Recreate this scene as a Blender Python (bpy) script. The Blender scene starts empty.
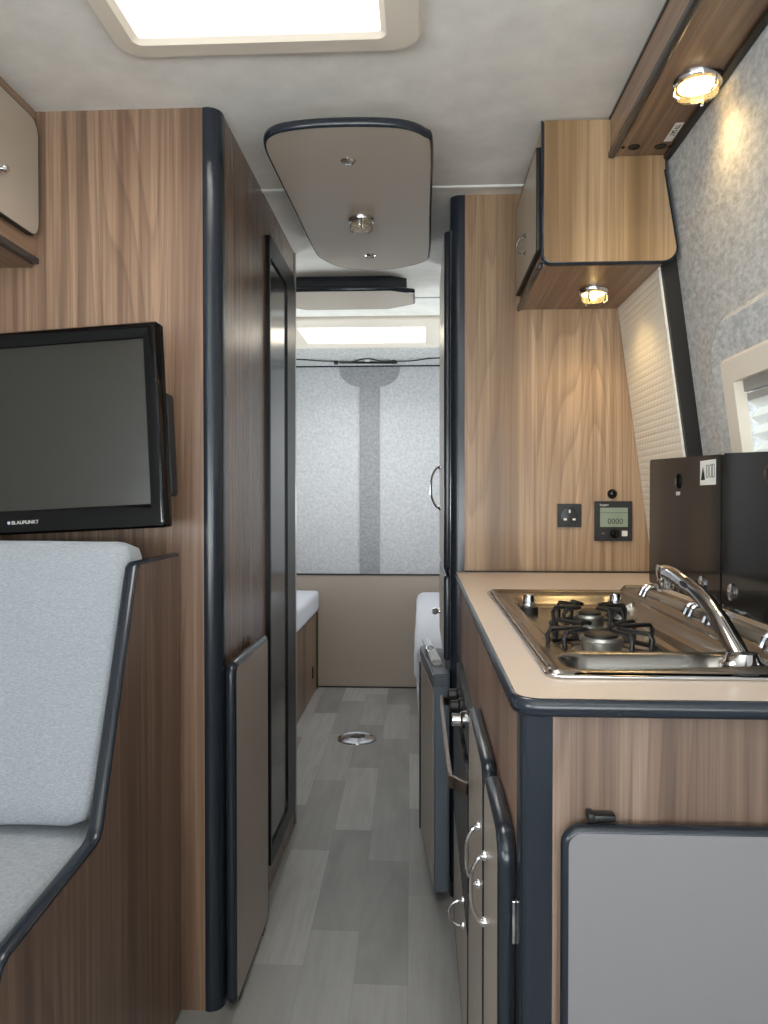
import bpy, bmesh, math, random
from mathutils import Vector, Matrix, noise
random.seed(7)
PI = math.pi
SC = bpy.context.scene
COL = SC.collection

# ------------------------------------------------------------------ camera, world, lights, exposure
F_PX = 770.0
cam_d = bpy.data.cameras.new('camera')
cam_d.sensor_fit = 'HORIZONTAL'; cam_d.sensor_width = 36.0; cam_d.lens = 36.0 * F_PX / 768.0
cam_d.clip_start = 0.02
cam = bpy.data.objects.new('camera', cam_d); COL.objects.link(cam)
cam.location = (0, 0, 1.06)
cam.rotation_euler = (math.radians(90 - 0.892), 0, math.radians(2.825))
SC.camera = cam

w = bpy.data.worlds.new('world'); SC.world = w; w.use_nodes = True
w.node_tree.nodes['Background'].inputs[0].default_value = (0.86, 0.92, 1.0, 1)
w.node_tree.nodes['Background'].inputs[1].default_value = 1.2

def area(name, loc, rot, sx, sy, power, color):
    l = bpy.data.lights.new(name, 'AREA'); l.shape = 'RECTANGLE'
    l.size = sx; l.size_y = sy; l.energy = power; l.color = color
    o = bpy.data.objects.new(name, l); COL.objects.link(o)
    o.location = loc; o.rotation_euler = rot
    return o
# daylight standing over the two roof lights, outside the windscreen and outside the side window; cab and rear pairs are added fill
area('daylight_front_rooflight', (-0.28, 1.12, 2.02), (0, 0, 0), 0.60, 0.66, 16, (1.0, 0.985, 0.96))
area('daylight_rear_rooflight', (-0.28, 3.72, 2.02), (0, 0, 0), 0.70, 0.6, 26, (1.0, 0.99, 0.97))
area('daylight_windscreen', (-0.25, -1.85, 0.95), (PI / 2 + 0.95, 0, 0), 1.7, 1.1, 88, (0.97, 0.98, 1.0))  # turned steeply up, standing in for dashboard bounce onto the ceiling
area('daylight_side_window', (0.85, 1.02, 1.2), (0, PI / 2, 0), 0.5, 0.8, 5, (0.97, 0.98, 1.0))
area('ceiling_fill_cab_right', (0.86, -0.75, 0.95), (0, PI / 2 + 0.9, 0), 0.6, 1.1, 88, (1.0, 0.99, 0.97))  # added fill at an unseen cab window, aimed up to brighten the ceiling
area('ceiling_fill_cab_left', (-1.40, -0.75, 0.95), (0, -PI / 2 - 0.9, 0), 0.6, 1.1, 88, (1.0, 0.99, 0.97))  # matching added fill on the left of the cab
area('ceiling_fill_rear_right', (0.82, 3.5, 1.0), (0, PI / 2 + 0.8, 0), 0.5, 0.9, 27, (1.0, 0.99, 0.98))  # added fill at an unseen rear window, aimed up at the ceiling
area('ceiling_fill_rear_left', (-1.36, 3.5, 1.0), (0, -PI / 2 - 0.8, 0), 0.5, 0.9, 27, (1.0, 0.99, 0.98))  # added fill opposite, also aimed up at the rear ceiling

vs = SC.view_settings
vs.view_transform = 'Standard'; vs.look = 'None'; vs.gamma = 1.0; vs.use_curve_mapping = False
vs.exposure = 0.12
SC.cycles.use_denoising = True
SC.cycles.max_bounces = 10; SC.cycles.diffuse_bounces = 6; SC.cycles.glossy_bounces = 5
SC.cycles.transparent_max_bounces = 8
SC.cycles.sample_clamp_indirect = 6.0

# ------------------------------------------------------------------ materials
def lin(r, g, b):
    def f(c):
        c /= 255.0
        return c / 12.92 if c <= 0.04045 else ((c + 0.055) / 1.055) ** 2.4
    return (f(r), f(g), f(b), 1.0)

def mat(name, rgb, rough=0.5, metal=0.0, spec=0.5, emis=None, estr=0.0, coat=0.0):
    m = bpy.data.materials.new(name); m.use_nodes = True
    b = m.node_tree.nodes['Principled BSDF']
    b.inputs['Base Color'].default_value = lin(*rgb)
    b.inputs['Roughness'].default_value = rough
    b.inputs['Metallic'].default_value = metal
    b.inputs['Specular IOR Level'].default_value = spec
    b.inputs['Coat Weight'].default_value = coat
    if emis:
        b.inputs['Emission Color'].default_value = lin(*emis)
        b.inputs['Emission Strength'].default_value = estr
    return m

class NT:
    def __init__(s, m): s.t = m.node_tree; s.n = s.t.nodes; s.b = s.n['Principled BSDF']
    def add(s, kind, **k):
        n = s.n.new(kind)
        for a, v in k.items(): setattr(n, a, v)
        return n
    def link(s, a, b): s.t.links.new(a, b)
    def noise(s, vec, scale, detail=3, rough=0.55, dist=0.0):
        n = s.add('ShaderNodeTexNoise')
        n.inputs['Scale'].default_value = scale; n.inputs['Detail'].default_value = detail
        n.inputs['Roughness'].default_value = rough; n.inputs['Distortion'].default_value = dist
        s.link(vec, n.inputs['Vector']); return n.outputs['Fac']
    def ramp(s, fac, stops):
        r = s.add('ShaderNodeValToRGB')
        e = r.color_ramp.elements
        while len(e) < len(stops): e.new(0.5)
        for q, (p, c) in zip(e, stops): q.position = p; q.color = c
        s.link(fac, r.inputs[0]); return r.outputs['Color']
    def mapping(s, vec, sc, loc=(0, 0, 0)):
        m = s.add('ShaderNodeMapping')
        m.inputs['Scale'].default_value = sc; m.inputs['Location'].default_value = loc
        s.link(vec, m.inputs['Vector']); return m.outputs['Vector']
    def obj(s): return s.add('ShaderNodeTexCoord').outputs['Object']
    def mix(s, fac, a, b, mode='MIX'):
        m = s.add('ShaderNodeMix', data_type='RGBA', blend_type=mode)
        if isinstance(fac, float): m.inputs[0].default_value = fac
        else: s.link(fac, m.inputs[0])
        for v, i in ((a, 6), (b, 7)):
            if isinstance(v, tuple): m.inputs[i].default_value = v
            else: s.link(v, m.inputs[i])
        return m.outputs[2]
    def bump(s, h, strength=0.2, dist=0.002):
        b = s.add('ShaderNodeBump'); b.inputs['Strength'].default_value = strength
        b.inputs['Distance'].default_value = dist
        s.link(h, b.inputs['Height']); s.link(b.outputs[0], s.b.inputs['Normal'])

def wood(name, axis='Z', light=(166, 137, 113), mid=(140, 111, 90), dark=(94, 72, 58), rough=0.34, off=0.0):
    m = mat(name, mid, rough); t = NT(m); v = t.obj()
    def sc(across, along):
        return {'Z': (across, across, along), 'Y': (across, along, across), 'X': (along, across, across)}[axis]
    # broad staves
    broad = t.noise(t.mapping(v, sc(9.5, 0.25), (off, off, 0)), 1.0, 2, 0.5)
    # cathedral figure: contours of a stretched noise field
    fig = t.noise(t.mapping(v, sc(6.0, 0.24), (off + 3, off, 1)), 1.0, 1.5, 0.4, 0.15)
    mul = t.add('ShaderNodeMath', operation='MULTIPLY'); t.link(fig, mul.inputs[0]); mul.inputs[1].default_value = 27.0
    fr = t.add('ShaderNodeMath', operation='FRACT'); t.link(mul.outputs[0], fr.inputs[0])
    lines = t.ramp(fr.outputs[0], [(0.0, (0.0, 0.0, 0.0, 1)), (0.10, (0.75, 0.75, 0.75, 1)), (0.35, (0.25, 0.25, 0.25, 1)), (1.0, (0.0, 0.0, 0.0, 1))])
    fine = t.noise(t.mapping(v, sc(75, 0.9), (off, 2, 0)), 1.0, 4, 0.6)
    pores = t.noise(t.mapping(v, sc(330, 5)), 1.0, 2, 0.5)
    base = t.ramp(broad, [(0.30, lin(*dark)), (0.42, lin(*mid)), (0.56, lin(*light)), (0.70, lin(*mid))])
    c = t.mix(t.ramp(fine, [(0.40, (0.62, 0.62, 0.62, 1)), (0.60, (0, 0, 0, 1))]), base, lin(*dark))
    c = t.mix(0.5, c, t.mix(lines, c, lin(int(dark[0] * .85), int(dark[1] * .82), int(dark[2] * .8))))
    c = t.mix(t.ramp(pores, [(0.35, (0.3, 0.3, 0.3, 1)), (0.5, (0, 0, 0, 1))]), c, lin(*dark))
    t.link(c, t.b.inputs['Base Color'])
    t.bump(pores, 0.08, 0.0006)
    return m

WOOD = wood('walnut_laminate_upright')  # one walnut; the lighter and darker copies carry light and shade in their colour
WOOD_B = wood('walnut_laminate_upright_lit', light=(196, 166, 134), mid=(172, 142, 110), dark=(124, 98, 74), off=5.3)
WOOD_C = wood('walnut_laminate_locker_lit', light=(190, 160, 124), mid=(170, 140, 102), dark=(126, 98, 68), off=11.7)
WOOD_SHADED = wood('walnut_laminate_shaded', light=(154, 131, 115), mid=(126, 104, 90), dark=(82, 65, 55), off=2.2)  # same walnut, dimmed in the colour for the kitchen end
WOOD_Y = wood('walnut_laminate_lengthwise', 'Y', light=(166, 136, 110), mid=(140, 112, 90), dark=(98, 76, 60))
BEIGE = mat('taupe_laminate', (172, 160, 146), 0.32)
BEIGE_D = mat('taupe_laminate_panel', (160, 148, 136), 0.32)
GREY_L = mat('grey_laminate', (126, 124, 127), 0.36)
SLATE = mat('slate_plastic_edging', (33, 39, 47), 0.22)
BLACK = mat('black_plastic', (18, 18, 19), 0.4)
BLACKGL = mat('black_gloss_plastic', (6, 6, 7), 0.06, spec=0.35)
DARKTRIM = mat('black_trim', (26, 24, 22), 0.5)
CHROME = mat('chrome', (215, 215, 218), 0.08, 1.0)
BRONZE = mat('bronze_metal', (160, 150, 142), 0.32, 1.0)
CREAM = mat('cream_plastic', (222, 212, 198), 0.42)
WHITE = mat('white_plastic', (225, 225, 222), 0.4)
ALU = mat('brushed_aluminium', (176, 174, 170), 0.3, 0.9)
FRIDGE = mat('fridge_grey_metal', (104, 114, 124), 0.32, 0.35)
STEELDK = mat('dark_cast_iron', (22, 21, 21), 0.42)
SMOKE = mat('smoked_glass', (32, 29, 26), 0.08, spec=0.16)
DOORGL = mat('smoky_door_panel', (62, 60, 58), 0.14)
STICKER = mat('sticker_white', (222, 220, 214), 0.5)
INK = mat('black_ink', (20, 20, 20), 0.6)
LCD = mat('lcd_green_grey', (128, 140, 122), 0.3, emis=(110, 122, 104), estr=0.12)
SCREEN = mat('matte_tv_screen', (44, 43, 38), 0.27, spec=0.7)

STEEL = mat('brushed_stainless', (150, 146, 141), 0.27, 1.0)
t = NT(STEEL); t.bump(t.noise(t.mapping(t.obj(), (30, 900, 30)), 1.0, 2), 0.05, 0.0005)

def felt(name, rgb, rgb2, sc=60):
    m = mat(name, rgb, 0.95, spec=0.1); t = NT(m); v = t.obj()
    a = t.noise(t.mapping(v, (1, 0.55, 1)), sc, 5, 0.7); b = t.noise(v, 300, 3, 0.6)
    t.link(t.mix(t.ramp(a, [(0.36, (0, 0, 0, 1)), (0.64, (1, 1, 1, 1))]), lin(*rgb2), lin(*rgb)), t.b.inputs['Base Color'])
    t.bump(b, 0.5, 0.003)
    return m
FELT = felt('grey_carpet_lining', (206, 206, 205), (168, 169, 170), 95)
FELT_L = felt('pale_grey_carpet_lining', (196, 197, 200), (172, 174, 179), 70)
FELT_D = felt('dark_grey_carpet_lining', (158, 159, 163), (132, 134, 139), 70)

CEIL = mat('soft_vinyl_ceiling', (204, 200, 194), 0.7); t = NT(CEIL); v = t.obj()
t.link(t.ramp(t.noise(v, 11, 5, 0.62), [(0.33, lin(218, 215, 210)), (0.66, lin(232, 229, 224))]), t.b.inputs['Base Color'])
t.bump(t.noise(v, 90, 3), 0.15, 0.002)

def fabric(name, rgb, rgb2, dirs=(1, 1, 1)):
    m = mat(name, rgb, 0.9, spec=0.15); t = NT(m); v = t.obj()
    n1 = t.noise(t.mapping(v, (150, 150, 700)), 1.0, 3, 0.65); n2 = t.noise(t.mapping(v, (900, 900, 200)), 1.0, 2, 0.6)
    mx = t.mix(0.5, n1, n2)
    t.link(t.ramp(mx, [(0.36, lin(*rgb2)), (0.62, lin(*rgb))]), t.b.inputs['Base Color'])
    t.bump(mx, 0.45, 0.002)
    t.b.inputs['Sheen Weight'].default_value = 0.25
    return m
FABRIC = fabric('light_grey_woven_fabric', (162, 167, 173), (132, 138, 146))
FABRIC_R = fabric('pale_blue_grey_fabric', (196, 198, 206), (176, 180, 190))

# planks: the tone of each plank is an attribute of its face
FLOOR = mat('grey_plank_vinyl', (130, 130, 128), 0.38); t = NT(FLOOR); v = t.obj()
at = t.add('ShaderNodeAttribute'); at.attribute_name = 'plank'
g1 = t.noise(t.mapping(v, (60, 3.5, 1)), 1.0, 5, 0.65); g2 = t.noise(t.mapping(v, (9, 2.2, 1)), 1.0, 3, 0.6, 0.6)
tone = t.ramp(at.outputs['Fac'], [(0.0, lin(96, 96, 93)), (0.5, lin(134, 133, 130)), (1.0, lin(176, 174, 170))])
c = t.mix(t.ramp(g1, [(0.35, (0.40, 0.40, 0.40, 1)), (0.62, (0, 0, 0, 1))]), tone, lin(100, 101, 99))
c = t.mix(t.ramp(g2, [(0.3, (0.0, 0, 0, 1)), (0.75, (0.35, 0.35, 0.35, 1))]), c, lin(168, 166, 162))
t.link(c, t.b.inputs['Base Color'])
PLANKGAP = mat('plank_joint', (104, 104, 102), 0.6)

# quilted embossed wall panel: rows of little padded tiles
QUILT = mat('white_embossed_panel', (240, 237, 228), 0.4); t = NT(QUILT)
br = t.add('ShaderNodeTexBrick'); br.offset = 0.5
br.inputs['Scale'].default_value = 1.0; br.inputs['Brick Width'].default_value = 0.024; br.inputs['Row Height'].default_value = 0.0155
br.inputs['Mortar Size'].default_value = 0.005; br.inputs['Mortar Smooth'].default_value = 1.0
br.inputs['Color1'].default_value = br.inputs['Color2'].default_value = (1, 1, 1, 1); br.inputs['Mortar'].default_value = (0, 0, 0, 1)
sp = t.add('ShaderNodeSeparateXYZ'); cb = t.add('ShaderNodeCombineXYZ'); t.link(t.obj(), sp.inputs[0])
t.link(sp.outputs['Y'], cb.inputs[0]); t.link(sp.outputs['Z'], cb.inputs[1]); t.link(cb.outputs[0], br.inputs['Vector'])
t.bump(br.outputs['Color'], 0.55, 0.0025)

def seethrough(name, rgb, gloss=0.08):
    m = bpy.data.materials.new(name); m.use_nodes = True; n = m.node_tree.nodes; n.clear()
    o = n.new('ShaderNodeOutputMaterial'); mx = n.new('ShaderNodeMixShader'); a = n.new('ShaderNodeBsdfTransparent'); b = n.new('ShaderNodeBsdfGlossy')
    a.inputs[0].default_value = lin(*rgb); b.inputs['Roughness'].default_value = 0.05; mx.inputs[0].default_value = gloss
    L = m.node_tree.links; L.new(a.outputs[0], mx.inputs[1]); L.new(b.outputs[0], mx.inputs[2]); L.new(mx.outputs[0], o.inputs[0])
    return m
PANE = seethrough('clear_rooflight_pane', (250, 250, 250))
GLASS = seethrough('clear_window_glass', (235, 240, 240))
LENS = seethrough('clear_lamp_lens', (250, 240, 220), 0.25)

def translucent(name, rgb, fac=0.6):
    m = bpy.data.materials.new(name); m.use_nodes = True; n = m.node_tree.nodes; n.clear()
    o = n.new('ShaderNodeOutputMaterial'); mx = n.new('ShaderNodeMixShader'); a = n.new('ShaderNodeBsdfDiffuse'); b = n.new('ShaderNodeBsdfTranslucent')
    a.inputs[0].default_value = lin(*rgb); b.inputs[0].default_value = lin(*rgb); mx.inputs[0].default_value = fac
    L = m.node_tree.links; L.new(a.outputs[0], mx.inputs[1]); L.new(b.outputs[0], mx.inputs[2]); L.new(mx.outputs[0], o.inputs[0])
    return m
BLIND = translucent('pleated_blind_cloth', (236, 236, 232), 0.22)
BULB = mat('lit_halogen_bulb', (255, 230, 170), 0.4, emis=(255, 222, 150), estr=14)
REFL = mat('lit_lamp_reflector', (255, 232, 180), 0.25, 0.6, emis=(255, 224, 155), estr=5.0)
REFL_OFF = mat('unlit_lamp_reflector', (200, 200, 200), 0.25, 0.9)

# ------------------------------------------------------------------ mesh helpers
ORG = {}          # object name -> world origin
def obj(name, bm, m, parent=None, smooth=None, mats=None):
    """link bm (world coordinates) as one mesh; the origin goes to the parent's origin or to the base of the mesh"""
    bmesh.ops.recalc_face_normals(bm, faces=bm.faces[:]) if smooth != 'raw' else None
    if parent is not None: org = Vector(ORG[parent.name])
    else:
        xs = [v.co.x for v in bm.verts]; ys = [v.co.y for v in bm.verts]; zs = [v.co.z for v in bm.verts]
        org = Vector(((min(xs) + max(xs)) / 2, (min(ys) + max(ys)) / 2, min(zs)))
    for v in bm.verts: v.co -= org
    me = bpy.data.meshes.new(name); bm.to_mesh(me); bm.free()
    for k in (mats or [m]): me.materials.append(k)
    o = bpy.data.objects.new(name, me); COL.objects.link(o)
    if parent is not None: o.parent = parent
    else: o.location = org
    ORG[o.name] = org
    if smooth != 'flat':
        for p in me.polygons: p.use_smooth = True
        try: me.set_sharp_from_angle(angle=math.radians(38))
        except Exception: pass
    return o
def thing(name, loc, label, cat, group=None):
    o = bpy.data.objects.new(name, None); COL.objects.link(o); o.location = loc
    o.empty_display_size = 0.05
    o['label'] = label; o['category'] = cat
    if group: o['group'] = group
    ORG[o.name] = Vector(loc); return o
def tag(o, label, cat, group=None):
    o['label'] = label; o['category'] = cat
    if group: o['group'] = group
    return o
def struct(o): o['kind'] = 'structure'; return o
B = bmesh.new
def box(bm, x0, x1, y0, y1, z0, z1, bev=0.0, seg=2):
    r = bmesh.ops.create_cube(bm, size=1.0)
    for v in r['verts']:
        v.co = Vector(((x0 + x1) / 2 + v.co.x * (x1 - x0), (y0 + y1) / 2 + v.co.y * (y1 - y0), (z0 + z1) / 2 + v.co.z * (z1 - z0)))
    if bev > 0:
        es = list({e for v in r['verts'] for e in v.link_edges})
        bmesh.ops.bevel(bm, geom=es, offset=bev, segments=seg, affect='EDGES', profile=0.5)
    return bm
class FR:
    """a drawing plane: origin o, axes u and v, thickness along n = u x v"""
    def __init__(s, o, u, v): s.o = Vector(o); s.u = Vector(u).normalized(); s.v = Vector(v).normalized(); s.n = s.u.cross(s.v)
    def __call__(s, a, b, c=0.0): return s.o + s.u * a + s.v * b + s.n * c
def rrect(x0, x1, y0, y1, r, seg=5):
    rs = r if isinstance(r, (tuple, list)) else (r, r, r, r)    # (x1y0), (x1y1), (x0y1), (x0y0)
    cs = [(x1, y0, -1, 1, -90), (x1, y1, -1, -1, 0), (x0, y1, 1, -1, 90), (x0, y0, 1, 1, 180)]
    out = []
    for (cx, cy, sx, sy, a0), q in zip(cs, rs):
        if q <= 1e-5: out.append((cx, cy)); continue
        for k in range(seg + 1):
            a = math.radians(a0 + 90.0 * k / seg)
            out.append((cx + sx * q + q * math.cos(a), cy + sy * q + q * math.sin(a)))
    return out
def normals2(p):
    n = len(p); out = []
    for i in range(n):
        a = Vector(p[i - 1]); b = Vector(p[i]); c = Vector(p[(i + 1) % n])
        d1 = (b - a).normalized(); d2 = (c - b).normalized()
        m = Vector((d1.y + d2.y, -(d1.x + d2.x)))
        if m.length < 1e-6: m = Vector((d1.y, -d1.x))
        m.normalize(); k = max(0.35, m.dot(Vector((d1.y, -d1.x))))
        out.append(m / k)
    return out
def inset(p, d): return [(a[0] - m.x * d, a[1] - m.y * d) for a, m in zip(p, normals2(p))]
def prism(bm, pts, fr, n0, n1):
    lo = [bm.verts.new(fr(a, b, n0)) for a, b in pts]; hi = [bm.verts.new(fr(a, b, n1)) for a, b in pts]
    bm.faces.new(hi); bm.faces.new(lo[::-1])
    for i in range(len(pts)):
        j = (i + 1) % len(pts); bm.faces.new((lo[i], lo[j], hi[j], hi[i]))
    return bm
def loft(bm, secs, closed_path=True, closed_sec=True, caps=False):
    R = [[bm.verts.new(p) for p in s] for s in secs]
    n = len(R); k = len(R[0])
    for i in range(n if closed_path else n - 1):
        a = R[i]; b = R[(i + 1) % n]
        for j in range(k if closed_sec else k - 1):
            q = (j + 1) % k
            try: bm.faces.new((a[j], a[q], b[q], b[j]))
            except ValueError: pass
    if caps and not closed_path: bm.faces.new(R[0][::-1]); bm.faces.new(R[-1])
    return bm
def edging(bm, pts, fr, n0, n1, e, closed=True):
    """half-round edging strip all round an outline"""
    mid = (n0 + n1) / 2; h = (n1 - n0) / 2; rr = min(h, e * 0.9)
    prof = [(-e, n1)]
    for k in range(7):
        a = PI / 2 - PI * k / 6
        prof.append((-rr + rr * math.cos(a), mid + h * math.sin(a)))
    prof.append((-e, n0))
    ns = normals2(pts)
    secs = [[fr(p[0] + m.x * q, p[1] + m.y * q, c) for q, c in prof] for p, m in zip(pts, ns)]
    return loft(bm, secs, closed, True, caps=not closed)
def ring(bm, outer, inner, fr, n0, n1):
    secs = [[fr(a[0], a[1], n0), fr(a[0], a[1], n1), fr(b[0], b[1], n1), fr(b[0], b[1], n0)] for a, b in zip(outer, inner)]
    return loft(bm, secs)
def tube(bm, path, r, seg=8, closed=False):
    P = [Vector(p) for p in path]; n = len(P); secs = []
    rs = r if isinstance(r, (list, tuple)) else [r] * n
    up = None
    for i in range(n):
        if closed: d = P[(i + 1) % n] - P[i - 1]
        else: d = P[min(i + 1, n - 1)] - P[max(i - 1, 0)]
        d.normalize()
        if up is None: up = Vector((0, 0, 1)) if abs(d.z) < 0.9 else Vector((1, 0, 0))
        s = d.cross(up).normalized(); up = s.cross(d).normalized()
        secs.append([P[i] + (s * math.cos(2 * PI * k / seg) + up * math.sin(2 * PI * k / seg)) * rs[i] for k in range(seg)])
    return loft(bm, secs, closed, True, caps=not closed)
def arc_path(pts, n=6):
    """Catmull-Rom through the points"""
    P = [Vector(p) for p in pts]; P = [2 * P[0] - P[1]] + P + [2 * P[-1] - P[-2]]; out = []
    for i in range(1, len(P) - 2):
        for k in range(n):
            t = k / n; a, b, c, d = P[i - 1:i + 3]
            out.append(0.5 * ((2 * b) + (c - a) * t + (2 * a - 5 * b + 4 * c - d) * t * t + (3 * b - a - 3 * c + d) * t ** 3))
    out.append(P[-2]); return out
def lathe(bm, c, axis, prof, seg=24):
    """profile [(radius, height along axis)]"""
    c = Vector(c); ax = Vector(axis).normalized()
    u = ax.orthogonal().normalized(); v = ax.cross(u)
    secs = []
    for r, h in prof:
        r = max(r, 1e-4)
        secs.append([c + ax * h + (u * math.cos(2 * PI * k / seg) + v * math.sin(2 * PI * k / seg)) * r for k in range(seg)])
    return loft(bm, secs, False, True, caps=True)
def blob_box(x0, x1, y0, y1, z0, z1, bev, amp=0.004, seed=0.0, cuts=14, puff=0.0):
    """a soft cushion block"""
    bm = B(); box(bm, x0, x1, y0, y1, z0, z1)
    bmesh.ops.subdivide_edges(bm, edges=bm.edges[:], cuts=cuts, use_grid_fill=True)
    c = Vector(((x0 + x1) / 2, (y0 + y1) / 2, (z0 + z1) / 2)); h = Vector(((x1 - x0) / 2, (y1 - y0) / 2, (z1 - z0) / 2))
    for v in bm.verts:
        d = v.co - c; q = Vector((max(-h.x + bev, min(h.x - bev, d.x)), max(-h.y + bev, min(h.y - bev, d.y)), max(-h.z + bev, min(h.z - bev, d.z))))
        e = d - q
        if e.length > 1e-6: e = e.normalized() * bev
        nrm = e.normalized() if e.length > 0 else Vector((0, 0, 0))
        px = (1 - (d.x / h.x) ** 2); py = (1 - (d.y / h.y) ** 2); pz = (1 - (d.z / h.z) ** 2)
        f = puff * max(px * py, py * pz, px * pz)
        v.co = c + q + e + nrm * (amp * noise.noise(v.co * 7 + Vector((seed, 0, 0))) + f)
    return bm
def text_mesh(name, s, m, fr, size, parent, depth=0.0006, align='LEFT'):
    """raised lettering on plane fr, origin at the lower left of the writing"""
    c = bpy.data.curves.new(name, 'FONT'); c.body = s; c.size = size; c.extrude = depth; c.align_x = align
    o = bpy.data.objects.new(name, c)
    COL.objects.link(o); bpy.context.view_layer.update()
    me = bpy.data.meshes.new_from_object(o.evaluated_get(bpy.context.evaluated_depsgraph_get()))
    COL.objects.unlink(o); bpy.data.objects.remove(o)
    bm = B(); bm.from_mesh(me)
    for v in bm.verts: v.co = fr(v.co.x, v.co.y, v.co.z)
    bpy.data.meshes.remove(me)
    return obj(name, bm, m, parent, 'flat')
def edged_panel(name, pts, fr, n0, n1, core, parent, e=0.006, edge=None, cname=None, proud=0.0006):
    """board with its edging as a child; n1 is the face side"""
    bm = B(); prism(bm, inset(pts, e * 0.95), fr, n0, n1)
    p = obj(name, bm, core, parent)
    bm = B(); edging(bm, pts, fr, n0 - proud, n1 + proud, e)
    q = obj(cname or 'edging', bm, edge or SLATE, p)
    return p
def bow_handle(parent, a, b, out, r=0.003, m=None, name='handle'):
    a = Vector(a); b = Vector(b); o = Vector(out); mid = (a + b) / 2
    pth = arc_path([a, a + o * 0.45 + (b - a) * 0.03, a.lerp(b, 0.25) + o * 0.93, mid + o, a.lerp(b, 0.75) + o * 0.93, b + o * 0.45 + (a - b) * 0.03, b], 5)
    bm = B(); tube(bm, pth, r)
    on = o.normalized()
    for q in (a, b): lathe(bm, q, on, [(r * 2.3, 0), (r * 2.3, 0.003), (r * 1.2, 0.008)], 12)
    return obj(name, bm, m or CHROME, parent)

XZ = lambda y: FR((0, y, 0), (1, 0, 0), (0, 0, 1))      # normal -Y (towards the camera)
YZm = lambda x: FR((x, 0, 0), (0, -1, 0), (0, 0, 1))    # u = -Y, normal -X  (faces the aisle from the right)
YZp = lambda x: FR((x, 0, 0), (0, 1, 0), (0, 0, 1))     # u = +Y, normal +X  (faces the aisle from the left)
XYd = lambda z: FR((0, 0, z), (1, 0, 0), (0, -1, 0))    # normal -Z, v = -Y
XYu = lambda z: FR((0, 0, z), (1, 0, 0), (0, 1, 0))     # normal +Z

CZ = 1.86
def XR(z): return 0.541 + 0.137 * (1.59 - z)            # lining of the right wall
def XP(z): return 0.503 + 0.137 * (1.59 - z)            # inner panel on the right wall
def XL(z): return -0.54 - XR(z)

# ------------------------------------------------------------------ the shell
def plank_floor():
    bm = B()
    Wd, L, x0 = 0.1195, 0.577, -0.030
    # column k spans x0+(k)*Wd .. ; k=-1 is the column left of the line through x0
    ph = {-1: 1.666, -2: 1.872, -3: 1.726, 0: 2.05}
    tone = {(-1, 0): 0.10, (-1, 1): 0.35, (-2, 0): 0.12, (-2, 1): 0.62, (-2, -1): 0.45, (-3, 0): 0.62, (-3, -1): 0.30, (-3, 1): 0.30, (0, 0): 0.35, (0, -1): 0.5,
            (-1, 2): 0.25, (-1, 3): 0.55, (-2, 2): 0.2, (-3, 2): 0.55, (-4, 1): 0.7, (0, 1): 0.75, (-1, -1): 0.5}
    vals = []
    for k in range(-10, 8):
        p = ph.get(k, random.uniform(1.5, 2.07))
        for j in range(-7, 6):
            y0 = p + j * L; y1 = y0 + L; y0 = max(y0, -1.7); y1 = min(y1, 4.42)
            if y1 - y0 < 0.002: continue
            xa = x0 + k * Wd; xb = xa + Wd; g = 0.0003
            s = lambda x, y: Vector((x - 0.0143 * (y - 1.67), y, 0.0))
            vs_ = [bm.verts.new(q) for q in (s(xa + g, y0 + g), s(xb - g, y0 + g), s(xb - g, y1 - g), s(xa + g, y1 - g))]
            bm.faces.new(vs_); vals.append(tone.get((k, j), random.uniform(0.1, 0.85)))
    n = len(bm.faces)
    box(bm, -1.32, 0.80, -1.7, 4.42, -0.04, -0.0012)
    bm.faces.ensure_lookup_table()
    for i in range(n, len(bm.faces)): bm.faces[i].material_index = 1
    o = obj('floor', bm, FLOOR, None, 'flat', mats=[FLOOR, PLANKGAP])
    a = o.data.attributes.new('plank', 'FLOAT', 'FACE')
    a.data.foreach_set('value', vals + [0.3] * (len(o.data.polygons) - len(vals)))
    struct(o)
plank_floor()

def slab_with_holes(bm, xs, ys, holes, put):
    """fills the grid xs x ys except cells inside a hole; put(x0,x1,y0,y1)"""
    for i in range(len(xs) - 1):
        for j in range(len(ys) - 1):
            cx = (xs[i] + xs[i + 1]) / 2; cy = (ys[j] + ys[j + 1]) / 2
            if any(a < cx < b and c < cy < d for a, b, c, d in holes): continue
            put(xs[i], xs[i + 1], ys[j], ys[j + 1])
H1 = (-0.488, -0.066, 0.87, 1.309); H2 = (-0.575, 0.018, 3.50, 3.865)
bm = B()
slab_with_holes(bm, [-1.15, H2[0], H1[0], H1[1], H2[1], 0.60], [-1.7, H1[2], H1[3], H2[2], H2[3], 4.42], [H1, H2],
                lambda a, b, c, d: box(bm, a, b, c, d, CZ, CZ + 0.05))
struct(obj('ceiling', bm, CEIL, None, 'flat'))

def side_wall(name, fx, sgn, holes, m):
    bm = B(); ys = sorted({-1.7, 4.42} | {h[0] for h in holes} | {h[1] for h in holes}); zs = sorted({0.0, CZ + 0.05} | {h[2] for h in holes} | {h[3] for h in holes})
    def put(y0, y1, z0, z1):
        q = [Vector((fx(z) + d * sgn, y, z)) for d in (0, 0.05) for y, z in ((y0, z0), (y1, z0), (y1, z1), (y0, z1))]
        V = [bm.verts.new(p) for p in q]
        for f in ((0, 1, 2, 3), (4, 5, 6, 7), (0, 1, 5, 4), (1, 2, 6, 5), (2, 3, 7, 6), (3, 0, 4, 7)): bm.faces.new([V[i] for i in f])
    slab_with_holes(bm, ys, zs, [(a, b, c, d) for a, b, c, d in holes], put)
    return struct(obj(name, bm, m, None, 'flat'))
WH = (0.72, 1.395, 0.99, 1.285)
WR = (3.05, 3.95, 0.95, 1.45); WC = (-1.35, -0.15, 0.95, 1.5)
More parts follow.
